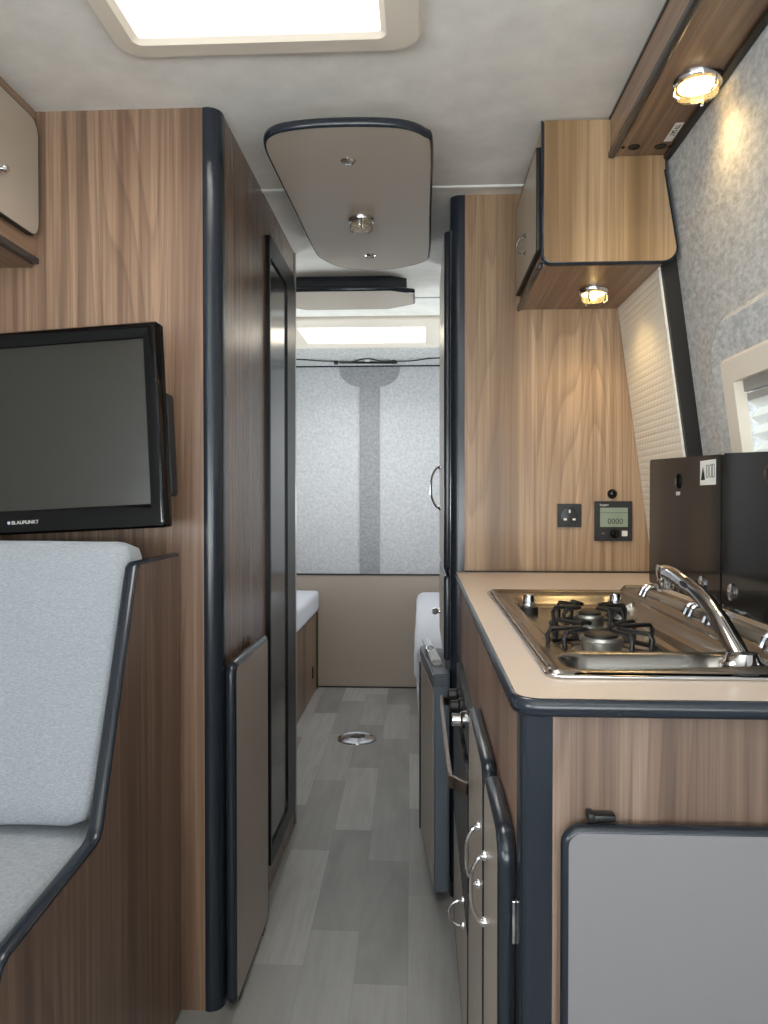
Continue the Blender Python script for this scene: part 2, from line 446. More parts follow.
side_wall('wall_right', XR, 1, [WH, WR, WC], FELT)
side_wall('wall_left', XL, -1, [WR, WC], FELT)

bm = B()
slab_with_holes(bm, [-1.32, -1.1, 0.6, 0.80], [0.0, 0.90, 1.66, CZ + 0.05], [(-1.1, 0.6, 0.90, 1.66)], lambda a, b, c, d: box(bm, a, b, -1.7, -1.64, c, d))
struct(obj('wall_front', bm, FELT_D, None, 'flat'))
bm = B(); box(bm, -1.1, 0.6, -1.675, -1.667, 0.90, 1.66)
struct(obj('window_4', bm, GLASS, None, 'flat'))
for n, fx, sg, hw in ((5, XR, 1, WR), (6, XL, -1, WR), (7, XR, 1, WC), (8, XL, -1, WC)):  # unseen side windows, added as openings for the ceiling fill lamps
    bm = B(); q = [Vector((fx(z) + sg * d, y, z)) for d in (0.02, 0.026) for y, z in ((hw[0], hw[2]), (hw[1], hw[2]), (hw[1], hw[3]), (hw[0], hw[3]))]
    V = [bm.verts.new(p) for p in q]
    for f_ in ((0, 1, 2, 3), (4, 5, 6, 7), (0, 1, 5, 4), (1, 2, 6, 5), (2, 3, 7, 6), (3, 0, 4, 7)): bm.faces.new([V[k] for k in f_])
    struct(obj('window_%d' % n, bm, GLASS, None, 'flat'))
bm = B(); box(bm, -1.32, 0.80, 4.39, 4.43, 0.0, CZ + 0.05)
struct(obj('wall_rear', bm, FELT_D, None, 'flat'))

# ceiling joint strips
for i, y in enumerate((1.985, 3.06)):
    bm = B(); box(bm, -1.1, 0.47, y - 0.008, y + 0.008, CZ - 0.005, CZ + 0.001, 0.002)
    struct(obj('trim_%d' % (i + 1), bm, WHITE))

# rooflights
def rooflight(n, H, ox0, ox1, oy0, oy1, rad):
    fr = XYd(CZ); hx0, hx1, hy0, hy1 = H
    w = thing('window_%d' % n, ((hx0 + hx1) / 2, (hy0 + hy1) / 2, CZ), 'x', 'x')
    del w['label']; del w['category']; w['kind'] = 'structure'
    out = rrect(ox0, ox1, -oy1, -oy0, rad, 8)
    inn = rrect(hx0 + 0.004, hx1 - 0.004, -hy1 + 0.004, -hy0 - 0.004, 0.008, 8)
    bm = B()
    o2 = inset(out, 0.006); i2 = inset(inn, -0.010)
    secs = []
    for a, b, c, d in zip(out, o2, i2, inn):
        secs.append([fr(a[0], a[1], 0), fr(a[0], a[1], 0.010), fr(b[0], b[1], 0.016), fr(c[0], c[1], 0.019), fr(d[0], d[1], 0.012), fr(d[0], d[1], -0.075), fr(c[0], c[1], -0.075), fr(c[0], c[1], 0)])
    loft(bm, secs)
    f = obj('window_frame', bm, CREAM, w)
    bm = B(); prism(bm, inset(inn, 0.001), fr, -0.072, -0.066)
    obj('window_pane', bm, PANE, w, 'flat')
rooflight(1, H1, -0.532, 0.0, 0.81, 1.360, 0.05)
rooflight(2, H2, -0.66, 0.10, 3.355, 3.985, 0.03)
# bright outer dome of the rooflights: a white daylight diffusing cover is the pane itself

# rear doors, header and lower board
fr = XZ(4.345)
d1 = B(); prism(d1, rrect(-1.12, -0.352, 0.643, 1.812, 0.0), fr, -0.04, 0.0)
d2 = B(); prism(d2, rrect(-0.240, 0.56, 0.643, 1.812, 0.0), fr, -0.04, 0.0)
struct(obj('door_1', d1, FELT_L, None, 'flat')); struct(obj('door_2', d2, FELT_L, None, 'flat'))
bm = B()
pts = [(-0.352, 0.643), (-0.240, 0.643), (-0.240, 1.700)]
pts += [(-0.24 + 0.115 * math.sin(a), 1.80 - 0.100 * math.cos(a)) for a in [PI / 2 * k / 8 for k in range(1, 9)]]
pts += [(-0.125, 1.812), (-0.467, 1.812)]
pts += [(-0.352 - 0.115 * math.sin(a), 1.80 - 0.100 * math.cos(a)) for a in [PI / 2 * k / 8 for k in range(8, 0, -1)]]
pts += [(-0.352, 1.700)]
prism(bm, pts, fr, -0.035, 0.006)
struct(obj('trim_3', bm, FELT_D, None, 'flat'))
bm = B(); prism(bm, [(-4.345, 1.815), (-3.99, CZ - 0.002), (-3.99, CZ + 0.02), (-4.40, CZ + 0.02), (-4.40, 1.815)], FR((-1.1, 0, 0), (0, -1, 0), (0, 0, 1)), -1.62, 0.0)
struct(obj('trim_4', bm, FELT, None, 'flat'))
bm = B(); tube(bm, [(-1.08, 4.338, 1.815), (0.5, 4.338, 1.815)], 0.006); struct(obj('trim_5', bm, SLATE))
lb = tag(obj('lower_board', box(B(), -0.96, 0.62, 4.325, 4.385, 0.0, 0.636), BEIGE_D, None, 'flat'),
         'taupe laminate board closing the foot of the rear doors between the two benches', 'panel')
bm = B(); box(bm, -0.96, 0.62, 4.321, 4.387, 0.636, 0.643); obj('edging', bm, DARKTRIM, lb)
bm = B(); box(bm, -0.585, 0.0, 4.319, 4.3245, 0.0, 0.008); obj('sealing_strip', bm, DARKTRIM, lb)

t = thing('brake_light_cover', (-0.335, 4.16, 1.838), 'small grey plastic cover on the felt header above the rear doors', 'cover')
sl = FR((0, 4.28, 1.8225), (1, 0, 0), (0, 0.31, -0.043))
bm = B(); prism(bm, rrect(-0.365, -0.270, -0.22, -0.10, 0.006), sl, 0.0, 0.016); obj('body', bm, mat('brake_cover_grey', (122, 112, 112), 0.5), t)
bm = B(); prism(bm, rrect(-0.2695, -0.256, -0.22, -0.10, 0.002), sl, 0.001, 0.019); obj('end_cap', bm, BLACK, t)

t = thing('door_lock_rod', (-0.30, 4.25, 1.81), 'black lock rod with two hook ends across the top of the rear doors', 'latch')
bm = B(); tube(bm, [(-0.455, 4.25, 1.819), (-0.135, 4.25, 1.816)], 0.006); obj('rod', bm, BLACK, t)
for x, q in ((-0.475, 0.0), (-0.155, 0.004)):
    bm = B(); box(bm, x - 0.012, x + 0.012, 4.235, 4.262, 1.809, 1.829 + q, 0.004); obj('hook', bm, BLACK, t)
bm = B(); box(bm, -0.315, -0.29, 4.240, 4.258, 1.822, 1.830, 0.002); obj('clip', bm, WHITE, t)
def cable(pts, lab, g='cables above the rear doors'):
    bm = B(); tube(bm, arc_path(pts), 0.0035, 6)
    tag(obj('cable', bm, BLACK), lab, 'cable', g)
cable([(-0.80, 4.20, 1.831), (-0.66, 4.20, 1.828), (-0.55, 4.205, 1.821), (-0.487, 4.236, 1.824)], 'thin black cable drooping over the left rear door to the left hook')
cable([(-0.463, 4.234, 1.817), (-0.40, 4.22, 1.815), (-0.303, 4.20, 1.830), (-0.23, 4.21, 1.820), (-0.167, 4.234, 1.823)], 'thin black cable strung between the two lock hooks')
cable([(-0.143, 4.236, 1.820), (-0.05, 4.21, 1.819), (0.04, 4.20, 1.828), (0.14, 4.20, 1.831)], 'thin black cable running right from the right hook over the rear door')

# right wall inner embossed panel, its dark end, window and padding
t = thing('embossed_wall_panel', (0.55, 1.87, 0.875), 'white embossed wall panel beside the overhead locker and behind the socket wall', 'wall panel')
bm = B(); secs = []
for y in (1.697, 2.036):
    secs.append([Vector((XP(z) + d, y, z)) for z, d in ((0.872, 0), (1.86, 0), (1.86, 0.004), (0.872, 0.004))])
loft(bm, secs, False, True, caps=True)
obj('board', bm, QUILT, t, 'flat')
bm = B(); secs = []
for y in (1.6905, 1.6965):
    secs.append([Vector((XP(z) + d, y, z)) for z, d in ((0.872, -0.0005), (1.86, -0.0005), (1.86, 0.0045), (0.872, 0.0045))])
loft(bm, secs, False, True, caps=True); obj('edging', bm, QUILT, t, 'flat')
bm = B(); secs = []
for y in (1.68, 1.72):
    secs.append([Vector((XP(z) + d, y, z)) for z, d in ((0.872, 0.005), (1.86, 0.005), (1.86, 0.0375), (0.872, 0.0375))])
loft(bm, secs, False, True, caps=True); struct(obj('trim_6', bm, DARKTRIM, None, 'flat'))

# padded felt raised round the window
wn = Vector((1, 0, 0.137)).normalized()   # outward normal of the leaning wall
WF = FR((XR(0), 0, 0), (0, -1, 0), (-0.137, 0, 1))       # u=-Y, v up the wall, n into the room
sv = math.sqrt(1 + 0.137 ** 2)
out = rrect(-1.515, -0.62, 0.88 * sv, 1.405 * sv, (0.02, 0.02, 0.10, 0.02), 8)
inn = rrect(-WH[1], -WH[0], WH[2] * sv, WH[3] * sv, 0.004, 8)
bm = B(); o2 = inset(out, 0.02); ring_s = []
for a, b, c in zip(out, o2, inn):
    ring_s.append([WF(a[0], a[1], 0.0), WF((a[0] * .6 + b[0] * .4), (a[1] * .6 + b[1] * .4), 0.020), WF(b[0], b[1], 0.030), WF(c[0], c[1], 0.022), WF(c[0], c[1], 0.0)])
loft(bm, ring_s)
struct(obj('trim_7', bm, FELT))
wd = thing('window_3', (XR(1.14), 1.05, 1.14), 'x', 'x'); del wd['label']; del wd['category']; wd['kind'] = 'structure'
bm = B(); fo = rrect(-1.435, -0.68, 0.95 * sv, 1.318 * sv, 0.010, 8)
fi = rrect(-1.382, -0.733, 1.0 * sv, 1.273 * sv, 0.003, 8)
fs = []
for a, b, c in zip(fo, inset(fo, 0.006), fi):
    fs.append([WF(a[0], a[1], 0.022), WF(a[0], a[1], 0.034), WF(b[0], b[1], 0.040), WF(c[0], c[1], 0.040), WF(c[0], c[1], 0.020)])
loft(bm, fs); obj('window_frame', bm, CREAM, wd)
bm = B(); prism(bm, rrect(-WH[1] + 0.001, -WH[0] - 0.001, WH[2] * sv, WH[3] * sv, 0), WF, -0.045, -0.041); obj('window_pane', bm, GLASS, wd, 'flat')
bl = thing('pleated_blind', (XR(1.27), 1.05, 1.27), 'white pleated blind drawn down inside the cream side window frame', 'blind')
bm = B()
for z0, z1, n in ((1.252, 1.272, 0.024), (1.236, 1.249, 0.020)):
    prism(bm, rrect(-1.381, -0.734, z0 * sv, z1 * sv, 0.003), WF, 0.006, n)
obj('header_rail', bm, mat('blind_rail_grey', (150, 148, 142), 0.4), bl)
secs = []; z = 1.236; k = 0
while z > 1.004:
    n = 0.019 if k % 2 == 0 else 0.003
    secs.append([WF(-1.3805, z * sv, n), WF(-0.7345, z * sv, n)]); z -= 0.0145; k += 1
bm = B(); loft(bm, secs, False, False); obj('pleats', bm, BLIND, bl, 'flat')
bm = B(); prism(bm, rrect(-1.381, -0.734, 1.0 * sv, 1.010 * sv, 0.002), WF, 0.001, 0.021); obj('bottom_rail', bm, WHITE, bl)

# ------------------------------------------------------------------ left: washroom cabinet
WX, WY, WE = -0.412, 1.560, 2.495
t = thing('washroom_cabinet', (-0.75, 2.04, 0.0), 'tall walnut washroom cabinet with slate corner post left of the aisle', 'cabinet')
bm = B(); prism(bm, [(-1.232, 0.0), (-0.448, 0.0), (-0.448, CZ), (-1.04, CZ), (-1.10, 1.5)], XZ(WY + 0.002), -0.015, 0.0); obj('front_panel', bm, WOOD, t, 'flat')
bm = B(); secs = []
for z in (0.0, CZ - 0.001):
    pr = [(-0.4475, WY)]; pr += [(-0.440 + 0.028 * math.sin(a), WY + 0.026 - 0.028 * math.cos(a)) for a in [PI / 2 * k / 8 for k in range(9)]]
    pr += [(-0.412, WY + 0.04), (-0.4475, WY + 0.04)]
    secs.append([Vector((x, y, z)) for x, y in pr])
loft(bm, secs, False, True, caps=True); obj('corner_post', bm, SLATE, t)
bm = B(); f = YZp(WX); pts = [(WY + 0.041, 0.0), (WE - 0.012, 0.0), (WE - 0.012, CZ), (WY + 0.041, CZ)]
prism(bm, pts, f, -0.016, -0.0015); obj('side_panel', bm, wood('walnut_laminate_side_shaded', light=(140, 116, 100), mid=(118, 96, 82), dark=(88, 70, 60), rough=0.27, off=8.0), t, 'flat')  # same walnut, with the shade of the aisle side in its colour
bm = B(); box(bm, -0.43, -0.409, WE - 0.012, WE, 0.0, CZ - 0.001, 0.002); obj('edge_strip', bm, ALU, t)
bm = B(); box(bm, -0.4315, -0.411, WE, WE + 0.006, 0.0, CZ - 0.001, 0.001); obj('rear_edge_strip', bm, DARKTRIM, t)
bm = B(); box(bm, -1.15, -0.432, WE - 0.016, WE, 0.0, CZ - 0.001); obj('rear_panel', bm, WOOD, t, 'flat')
d = B(); prism(d, rrect(2.045, 2.30, 0.13, 1.70, 0.006), f, -0.0010, 0.004); dd = obj('door', d, DOORGL, t)
bm = B(); ring(bm, rrect(2.03, 2.435, 0.075, 1.765, (0.05, 0.05, 0.012, 0.012), 6), rrect(2.043, 2.30, 0.125, 1.705, (0.03, 0.03, 0.004, 0.004), 6), f, -0.0012, 0.009)
obj('door_frame', bm, mat('dark_door_frame', (14, 16, 18), 0.35, spec=0.25), dd)

# stored table top standing on its edge against the cabinet
t = thing('stored_table_top', (-0.39, 1.73, 0.0), 'taupe table top with slate edging stored upright against the washroom cabinet', 'table top')
edged_panel('board', rrect(1.556, 1.905, 0.006, 0.725, (0.02, 0.02, 0.03, 0.03)), YZp(-0.404), -0.003 + 0.003, 0.021, BEIGE_D, t, 0.012)
for y in (1.60, 1.84):
    bm = B(); box(bm, -0.403, -0.385, y, y + 0.03, 0.0, 0.008); obj('foot', bm, BLACK, t)

# overhead locker, upper left
t = thing('overhead_locker', (-0.95, 1.05, 1.545), 'walnut overhead locker with rounded taupe door at the top left beside the washroom cabinet', 'locker')
bm = B(); box(bm, -1.10, -0.795, -0.2, WY - 0.001, 1.556, CZ - 0.001); obj('carcass', bm, WOOD_Y, t, 'flat')
bm = B(); box(bm, -1.10, -0.788, -0.2, WY - 0.001, 1.545, 1.558, 0.003); obj('bottom_edging', bm, SLATE, t)
bm = B(); box(bm, -1.10, -0.803, -0.2, WY - 0.001, 1.540, 1.5455); obj('bottom_board', bm, WOOD_Y, t, 'flat')
dp = edged_panel('door', rrect(0.86, WY - 0.012, 1.592, 1.832, 0.032), YZp(-0.7945), 0.0, 0.012, BEIGE, t, 0.003, DARKTRIM)
bm = B(); lathe(bm, (-0.782, 1.395, 1.672), (1, 0, 0), [(0.008, 0), (0.008, 0.003), (0.004, 0.006), (0.009, 0.014), (0.006, 0.018)]); obj('knob', bm, CHROME, dp)

# television on an arm
t = thing('television', (-0.78, 1.43, 1.19), 'black gloss flat television with a grey screen hung on the walnut cabinet front', 'television')
roll = math.radians(2.9); yaw = math.radians(3.0); tilt = math.radians(0.8)
TF = FR((-0.487, 1.425, 1.2025), (math.cos(roll) * math.cos(yaw), -math.sin(yaw), math.sin(roll)), (-math.sin(roll), 0.02, math.cos(roll)))
TF.v = (TF.v - TF.u * TF.v.dot(TF.u)).normalized(); TF.n = TF.u.cross(TF.v)
hh = 0.194
outl = rrect(-0.600, 0.0, -hh, hh, 0.006, 4); 
scr = rrect(-0.566, -0.030, -hh + 0.046, hh - 0.030, 0.001, 4)
bm = B(); secs = []
mid = [((a[0] * .45 + b[0] * .55), (a[1] * .45 + b[1] * .55)) for a, b in zip(outl, scr)]
for a, m_, b in zip(outl, mid, scr):
    secs.append([TF(a[0], a[1], -0.026), TF(a[0], a[1], 0.0), TF(a[0] * .9 + b[0] * .1, a[1] * .9 + b[1] * .1, 0.006), TF(m_[0], m_[1], 0.0075), TF(b[0] * .95 + a[0] * .05, b[1] * .95 + a[1] * .05, 0.002), TF(b[0], b[1], -0.003), TF(b[0], b[1], -0.026)])
loft(bm, secs); bz = obj('bezel', bm, BLACKGL, t)
bm = B(); prism(bm, inset(scr, -0.001), TF, -0.008, -0.0035); obj('screen', bm, SCREEN, t, 'flat')
bm = B(); prism(bm, rrect(-0.585, 0.003, -0.135, 0.065, 0.01), TF, -0.055, -0.0265)
obj('rear_housing', bm, BLACK, t)
bm = B(); prism(bm, rrect(-0.36, -0.26, -0.06, 0.04, 0.006), TF, -0.08, -0.0555)
box(bm, -0.85, -0.72, 1.535, 1.5615, 1.10, 1.26, 0.004)
tube(bm, [TF(-0.31, -0.01, -0.07), (-0.785, 1.54, 1.18)], 0.02); obj('wall_arm', bm, BLACK, t)
text_mesh('lettering', 'BLAUPUNKT', mat('badge_white', (210, 210, 206), 0.4), FR(TF(-0.303, -hh + 0.0195, 0.0078), TF.u, TF.v), 0.0096, bz, 0.0004)
bm = B(); lathe(bm, TF(-0.308, -hh + 0.0227, 0.0076), TF.n, [(0.003, 0), (0.003, 0.0008)], 16); obj('badge_dot', bm, mat('badge_blue_white', (190, 200, 214), 0.4), bz)

# seat by the washroom cabinet
t = thing('bench_end_panel', (-0.508, 1.22, 0.0), 'walnut bench end panel with sloping slate edging in the lower left', 'end panel')
SX = -0.497
prof = [(0.865, 0.0), (1.5585, 0.0), (1.5585, 0.952), (1.332, 0.952), (1.318, 0.944), (1.165, 0.552), (1.155, 0.541), (1.14, 0.537), (0.895, 0.516), (0.878, 0.508), (0.868, 0.49)]
bm = B(); f = YZp(SX); prism(bm, inset(prof, 0.004), f, -0.022, 0.0); ep = obj('end_panel', bm, wood('walnut_laminate_bench_shaded', light=(132, 108, 92), mid=(112, 90, 76), dark=(82, 65, 55), off=14.0), t, 'flat')  # same walnut, shade of the low left corner put into its colour
pth = prof[2:] + [(0.866, 0.25), (0.866, 0.0)]
bm = B(); edging(bm, pth, f, -0.0225, 0.001, 0.006, False); obj('edging', bm, SLATE, ep)
bm = B(); box(bm, -1.19, -0.524, 0.90, 1.556, 0.0, 0.436)
tag(obj('bench_box', bm, WOOD, None, 'flat'), 'walnut bench box beneath the seat cushion in the lower left', 'bench')
bm = blob_box(-1.16, -0.524, 0.80, 1.44, 0.4405, 0.530, 0.028, 0.003, 1.0)
tag(obj('seat_cushion', bm, FABRIC), 'light grey woven seat cushion lying on the bench in the lower left', 'cushion')
bm = blob_box(-1.12, -0.527, 0.0, 0.105, 0.0, 0.44, 0.026, 0.004, 4.0, cuts=18, puff=0.006)
ang = math.atan2(0.215, 0.45)
for v in bm.verts:
    y, z = v.co.y, v.co.z
    v.co = Vector((v.co.x, 1.165 + y * math.cos(ang) * 1.0 + z * math.sin(ang), 0.548 + z * math.cos(ang) * 1.10 - y * math.sin(ang) * 0.25))
tag(obj('back_cushion', bm, FABRIC), 'light grey woven backrest cushion leaning under the television', 'cushion')

# ------------------------------------------------------------------ ceiling panels with lamps
def downlight(c, lit, label, group=None, r=0.036, power=5.0, spin=0.0):
    c = Vector(c)
    t = thing('downlight', c, label, 'lamp', group)
    bm = B(); lathe(bm, c, (0, 0, -1), [(r, 0), (r, 0.004), (r * 0.93, 0.009), (r * 0.8, 0.011), (r * 0.8, 0.0105)], 32); obj('base_ring', bm, CHROME, t)
    bm = B(); lathe(bm, c, (0, 0, -1), [(r * 0.78, 0.0095), (r * 0.74, 0.0125), (r * 0.35, 0.0135), (0, 0.0138)], 32); obj('reflector', bm, REFL if lit else REFL_OFF, t)
    bm = B(); secs = []
    prof = [(r * 0.80, 0.012), (r * 0.84, 0.022), (r * 0.78, 0.026), (r * 0.3, 0.028), (0.0, 0.0285)]
    lathe(bm, c, (0, 0, -1), prof, 32); obj('lens', bm, LENS, t)
    bm = B()
    if lit: lathe(bm, c, (0, 0, -1), [(0.0, 0.013), (0.009, 0.015), (0.010, 0.019), (0.006, 0.023), (0, 0.024)], 16); obj('bulb', bm, BULB, t)
    else: bm.free()
    for k in range(3):
        a = spin + 2 * PI * k / 3; u = Vector((math.cos(a), math.sin(a), 0))
        bm = B(); tube(bm, [c + u * r * 0.9 + Vector((0, 0, -0.008)), c + u * r * 0.9 + Vector((0, 0, -0.026)), c + u * r * 0.66 + Vector((0, 0, -0.031))], 0.0025, 6)
        obj('clip', bm, CHROME, t)
    if lit:
        l = bpy.data.lights.new('lamp_light', 'SPOT'); l.energy = power; l.color = (1.0, 0.70, 0.32); l.shadow_soft_size = 0.045
        l.spot_size = math.radians(150); l.spot_blend = 0.6
        lo = bpy.data.objects.new('lamp_light', l); COL.objects.link(lo); lo.location = (0, 0, -0.034); lo.parent = t
    return t
def spot_button(c, label, group=None):
    t = thing('ceiling_stud', c, label, 'stud', group)
    bm = B(); lathe(bm, c, (0, 0, -1), [(0.017, 0), (0.017, 0.002), (0.013, 0.005), (0.012, 0.003)], 24); obj('rim', bm, CHROME, t)
    bm = B(); lathe(bm, c, (0, 0, -1), [(0.0115, 0.001), (0.010, 0.004), (0.004, 0.006), (0.0, 0.0062)], 20); obj('cap', bm, ALU, t)

PZ = 1.80
t = thing('ceiling_panel', (-0.155, 2.0, PZ), 'long taupe ceiling panel with arched ends and slate edging above the aisle', 'ceiling panel')
pts = []
cl = [(-0.333, 1.615), (-0.310, 1.560), (-0.255, 1.535), (-0.155, 1.527), (-0.046, 1.538), (0.008, 1.578), (0.0235, 1.640), (0.024, 2.00), (0.0245, 2.32), (0.010, 2.405), (-0.07, 2.470), (-0.168, 2.488), (-0.255, 2.458), (-0.305, 2.380), (-0.322, 2.29), (-0.328, 2.0), (-0.333, 1.75)]
cc = []
for i in range(len(cl)):
    a, b, c_, d_ = (Vector(cl[(i + k) % len(cl)]) for k in (-1, 0, 1, 2))
    for k in range(4):
        q = k / 4; cc.append(0.5 * ((2 * b) + (c_ - a) * q + (2 * a - 5 * b + 4 * c_ - d_) * q * q + (3 * b - a - 3 * c_ + d_) * q ** 3))
pts = [(p.x, -p.y) for p in cc][::-1]
ar = sum(pts[i - 1][0] * pts[i][1] - pts[i][0] * pts[i - 1][1] for i in range(len(pts)))
if ar < 0: pts = pts[::-1]
p = edged_panel('board', pts, XYd(PZ), -0.018, 0.0, BEIGE, t, 0.006)
bm = B(); sc_ = [((a[0] + 0.16) * 0.55 - 0.16, (a[1] + 2.0) * 0.7 - 2.0) for a in pts]; prism(bm, sc_, XYd(PZ), -0.0598, -0.0182); obj('spacer', bm, SLATE, t)
downlight((-0.160, 2.035, PZ), False, 'unlit round downlight with wire clips in the long taupe ceiling panel', 'round downlights', spin=0.6)
spot_button((-0.161, 1.685, PZ), 'small chrome stud near the front end of the long ceiling panel', 'studs of the long ceiling panel')
spot_button((-0.157, 2.335, PZ), 'small chrome stud near the rear end of the long ceiling panel', 'studs of the long ceiling panel')
t = thing('ceiling_panel', (-0.24, 2.86, PZ), 'smaller taupe octagonal ceiling panel farther back before the rear rooflight', 'ceiling panel')
o8 = [(-0.026, -2.83), (-0.026, -2.775), (-0.11, -2.725), (-0.45, -2.725), (-0.53, -2.775), (-0.53, -2.93), (-0.45, -2.995), (-0.13, -2.995), (-0.026, -2.92)]
edged_panel('board', o8, XYd(PZ), -0.018, 0.0, BEIGE, t, 0.006)
bm = B(); prism(bm, inset(o8, 0.03), XYd(PZ), -0.0598, -0.0182); obj('spacer', bm, SLATE, t)

# ------------------------------------------------------------------ right: tall cabinet at the kitchen end
TY = 2.04
t = thing('tall_cabinet', (0.35, 2.32, 0.0), 'tall walnut cabinet with slate corner post standing at the far end of the worktop', 'cabinet')
bm = B(); prism(bm, [(0.112, 0.0), (XP(0) + 0.008, 0.0), (XP(CZ) + 0.008, CZ), (0.112, CZ)], XZ(TY), -0.016, 0.0); obj('side_panel', bm, WOOD_B, t, 'flat')
bm = B(); secs = []
for z in (0.0, CZ - 0.001):
    pr = [(0.1118, TY - 0.002)]; pr += [(0.100 - 0.026 * math.sin(a), TY + 0.024 - 0.026 * math.cos(a)) for a in [PI / 2 * k / 8 for k in range(9)]]
    pr += [(0.074, TY + 0.034), (0.1118, TY + 0.034)]
    secs.append([Vector((x, y, z)) for x, y in pr])
loft(bm, secs, False, True, caps=True); obj('corner_post', bm, SLATE, t)
bm = B(); prism(bm, [(-2.64, 0.62), (-2.0745, 0.62), (-2.0745, CZ), (-2.64, CZ)], YZm(0.080), -0.016, 0.0); obj('front_frame', bm, SLATE, t, 'flat')
bm = B(); box(bm, 0.080, 0.60, 2.64, 2.656, 0.0, CZ - 0.001); obj('rear_side_panel', bm, WOOD, t, 'flat')
f = YZm(0.0795)
dp = edged_panel('door', rrect(-2.60, -2.078, 0.868, 1.785, 0.02), f, 0.0, 0.020, BEIGE, t, 0.008)
bow_handle(dp, (0.0592, 2.47, 1.035), (0.0592, 2.47, 1.165), (-0.030, 0, 0), 0.0035)
dp = edged_panel('door', rrect(-2.60, -2.078, 0.625, 0.858, 0.012), f, 0.0, 0.020, BEIGE, t, 0.008)
bm = B(); lathe(bm, (0.0592, 2.46, 0.705), (-1, 0, 0), [(0.007, 0), (0.006, 0.006), (0.012, 0.016), (0.010, 0.024), (0.003, 0.027)], 16); obj('knob', bm, CHROME, dp)

# socket, control panel, push button
t = thing('wall_socket', (0.385, TY, 0.989), 'black square three-pin wall socket on the walnut panel left of the control display', 'socket')
bm = B(); f = XZ(TY - 0.0005); prism(bm, rrect(0.354, 0.416, 0.989, 1.050, 0.003), f, 0, 0.007); pl = obj('plate', bm, BLACK, t)
bm = B(); c = f(0.385, 1.0195, 0.0075); lathe(bm, c, (0, -1, 0), [(0.022, 0), (0.022, 0.0008), (0.020, 0.0012), (0.0, 0.0012)], 28); obj('socket_face', bm, mat('socket_face_black', (28, 28, 29), 0.35), t)
for dx, dz, sw, sh in ((0, 0.012, 0.004, 0.008), (-0.0115, -0.009, 0.008, 0.005), (0.0115, -0.009, 0.008, 0.005)):
    bm = B(); prism(bm, rrect(0.385 + dx - sw / 2, 0.385 + dx + sw / 2, 1.0185 + dz - sh / 2, 1.0185 + dz + sh / 2, 0.0006, 2), f, 0.0087, 0.0094); obj('pin_shutter', bm, WHITE, t)
t = thing('control_panel', (0.498, TY, 0.953), 'black control panel with grey-green display on the walnut panel by the embossed wall', 'control panel')
bm = B(); prism(bm, rrect(0.450, 0.546, 0.953, 1.057, 0.003), f, 0, 0.010); pl = obj('casing', bm, BLACK, t)
bm = B(); prism(bm, rrect(0.463, 0.534, 0.990, 1.040, 0.001), f, 0.0102, 0.0110); ld = obj('display', bm, LCD, t)
text_mesh('digits', '0000', INK, FR(f(0.482, 0.998, 0.0111), f.u, f.v), 0.020, ld, 0.0002)
bm = B(); prism(bm, rrect(0.463, 0.534, 1.0265, 1.0275, 0), f, 0.011, 0.0114); obj('display_line', bm, INK, ld)
text_mesh('lettering', 'Sargent', WHITE, FR(f(0.462, 1.045, 0.0101), f.u, f.v), 0.0075, pl, 0.0003)
bm = B(); lathe(bm, f(0.500, 0.972, 0.010), (0, -1, 0), [(0.012, 0), (0.012, 0.006), (0.010, 0.009), (0.004, 0.0095), (0.0, 0.0095)], 24); obj('dial', bm, BLACKGL, t)
bm = B(); prism(bm, rrect(0.519, 0.533, 0.966, 0.980, 0.001), f, 0.0102, 0.012); obj('button', bm, STICKER, t)
bm = B(); prism(bm, rrect(0.467, 0.475, 0.971, 0.975, 0.001), f, 0.0102, 0.011); obj('indicator', bm, mat('indicator_brown', (120, 84, 60), 0.5), t)
t = thing('push_button', (0.496, TY, 1.066), 'small round black push button just above the control panel', 'button')
bm = B(); lathe(bm, f(0.496, 1.076, 0), (0, -1, 0), [(0.0125, 0), (0.0125, 0.004), (0.010, 0.007), (0.009, 0.006)], 24); obj('ring', bm, BLACK, t)
bm = B(); lathe(bm, f(0.496, 1.076, 0.0055), (0, -1, 0), [(0.0085, 0), (0.0075, 0.006), (0.003, 0.008), (0.0, 0.008)], 20); obj('cap', bm, BLACKGL, t)

# fridge under the tall cabinet, door slightly proud
t = thing('fridge', (0.25, 2.22, 0.0), 'grey metal fridge with slim door jutting into the aisle beyond the cooker', 'fridge')
bm = B(); box(bm, 0.082, 0.55, 2.076, 2.60, 0.012, 0.612); obj('body', bm, mat('fridge_body', (60, 64, 70), 0.4), t, 'flat')
bm = B(); box(bm, 0.09, 0.54, 2.09, 2.58, 0.0, 0.012); obj('feet', bm, BLACK, t, 'flat')
ca, sa = math.cos(0.088), math.sin(0.088)
def fd(u, v):   # door-local: u along from near edge, v thickness (0 = aisle face)
    return (0.030 - u * sa + v * ca, 2.005 + u * ca + v * sa)
def fbox(u0, u1, v0, v1, z0, z1, bev=0.0):
    bm = B(); q = [fd(u0, v0), fd(u1, v0), fd(u1, v1), fd(u0, v1)]
    prism(bm, q, XYu(0), z0, z1)
    if bev: bmesh.ops.bevel(bm, geom=bm.edges[:], offset=bev, segments=3, affect='EDGES')
    return bm
d = obj('door', fbox(0.0, 0.40, 0.002, 0.040, 0.03, 0.575, 0.004), FRIDGE, t)
obj('door_panel', fbox(0.02, 0.375, 0.0, 0.0018, 0.045, 0.56), BEIGE_D, d, 'flat')
obj('far_edging', fbox(0.385, 0.405, -0.003, 0.0012, 0.035, 0.555, 0.001), DARKTRIM, d)
obj('top_cap', fbox(-0.003, 0.40, -0.001, 0.043, 0.572, 0.606, 0.004), mat('fridge_cap', (92, 98, 106), 0.35, 0.3), d)
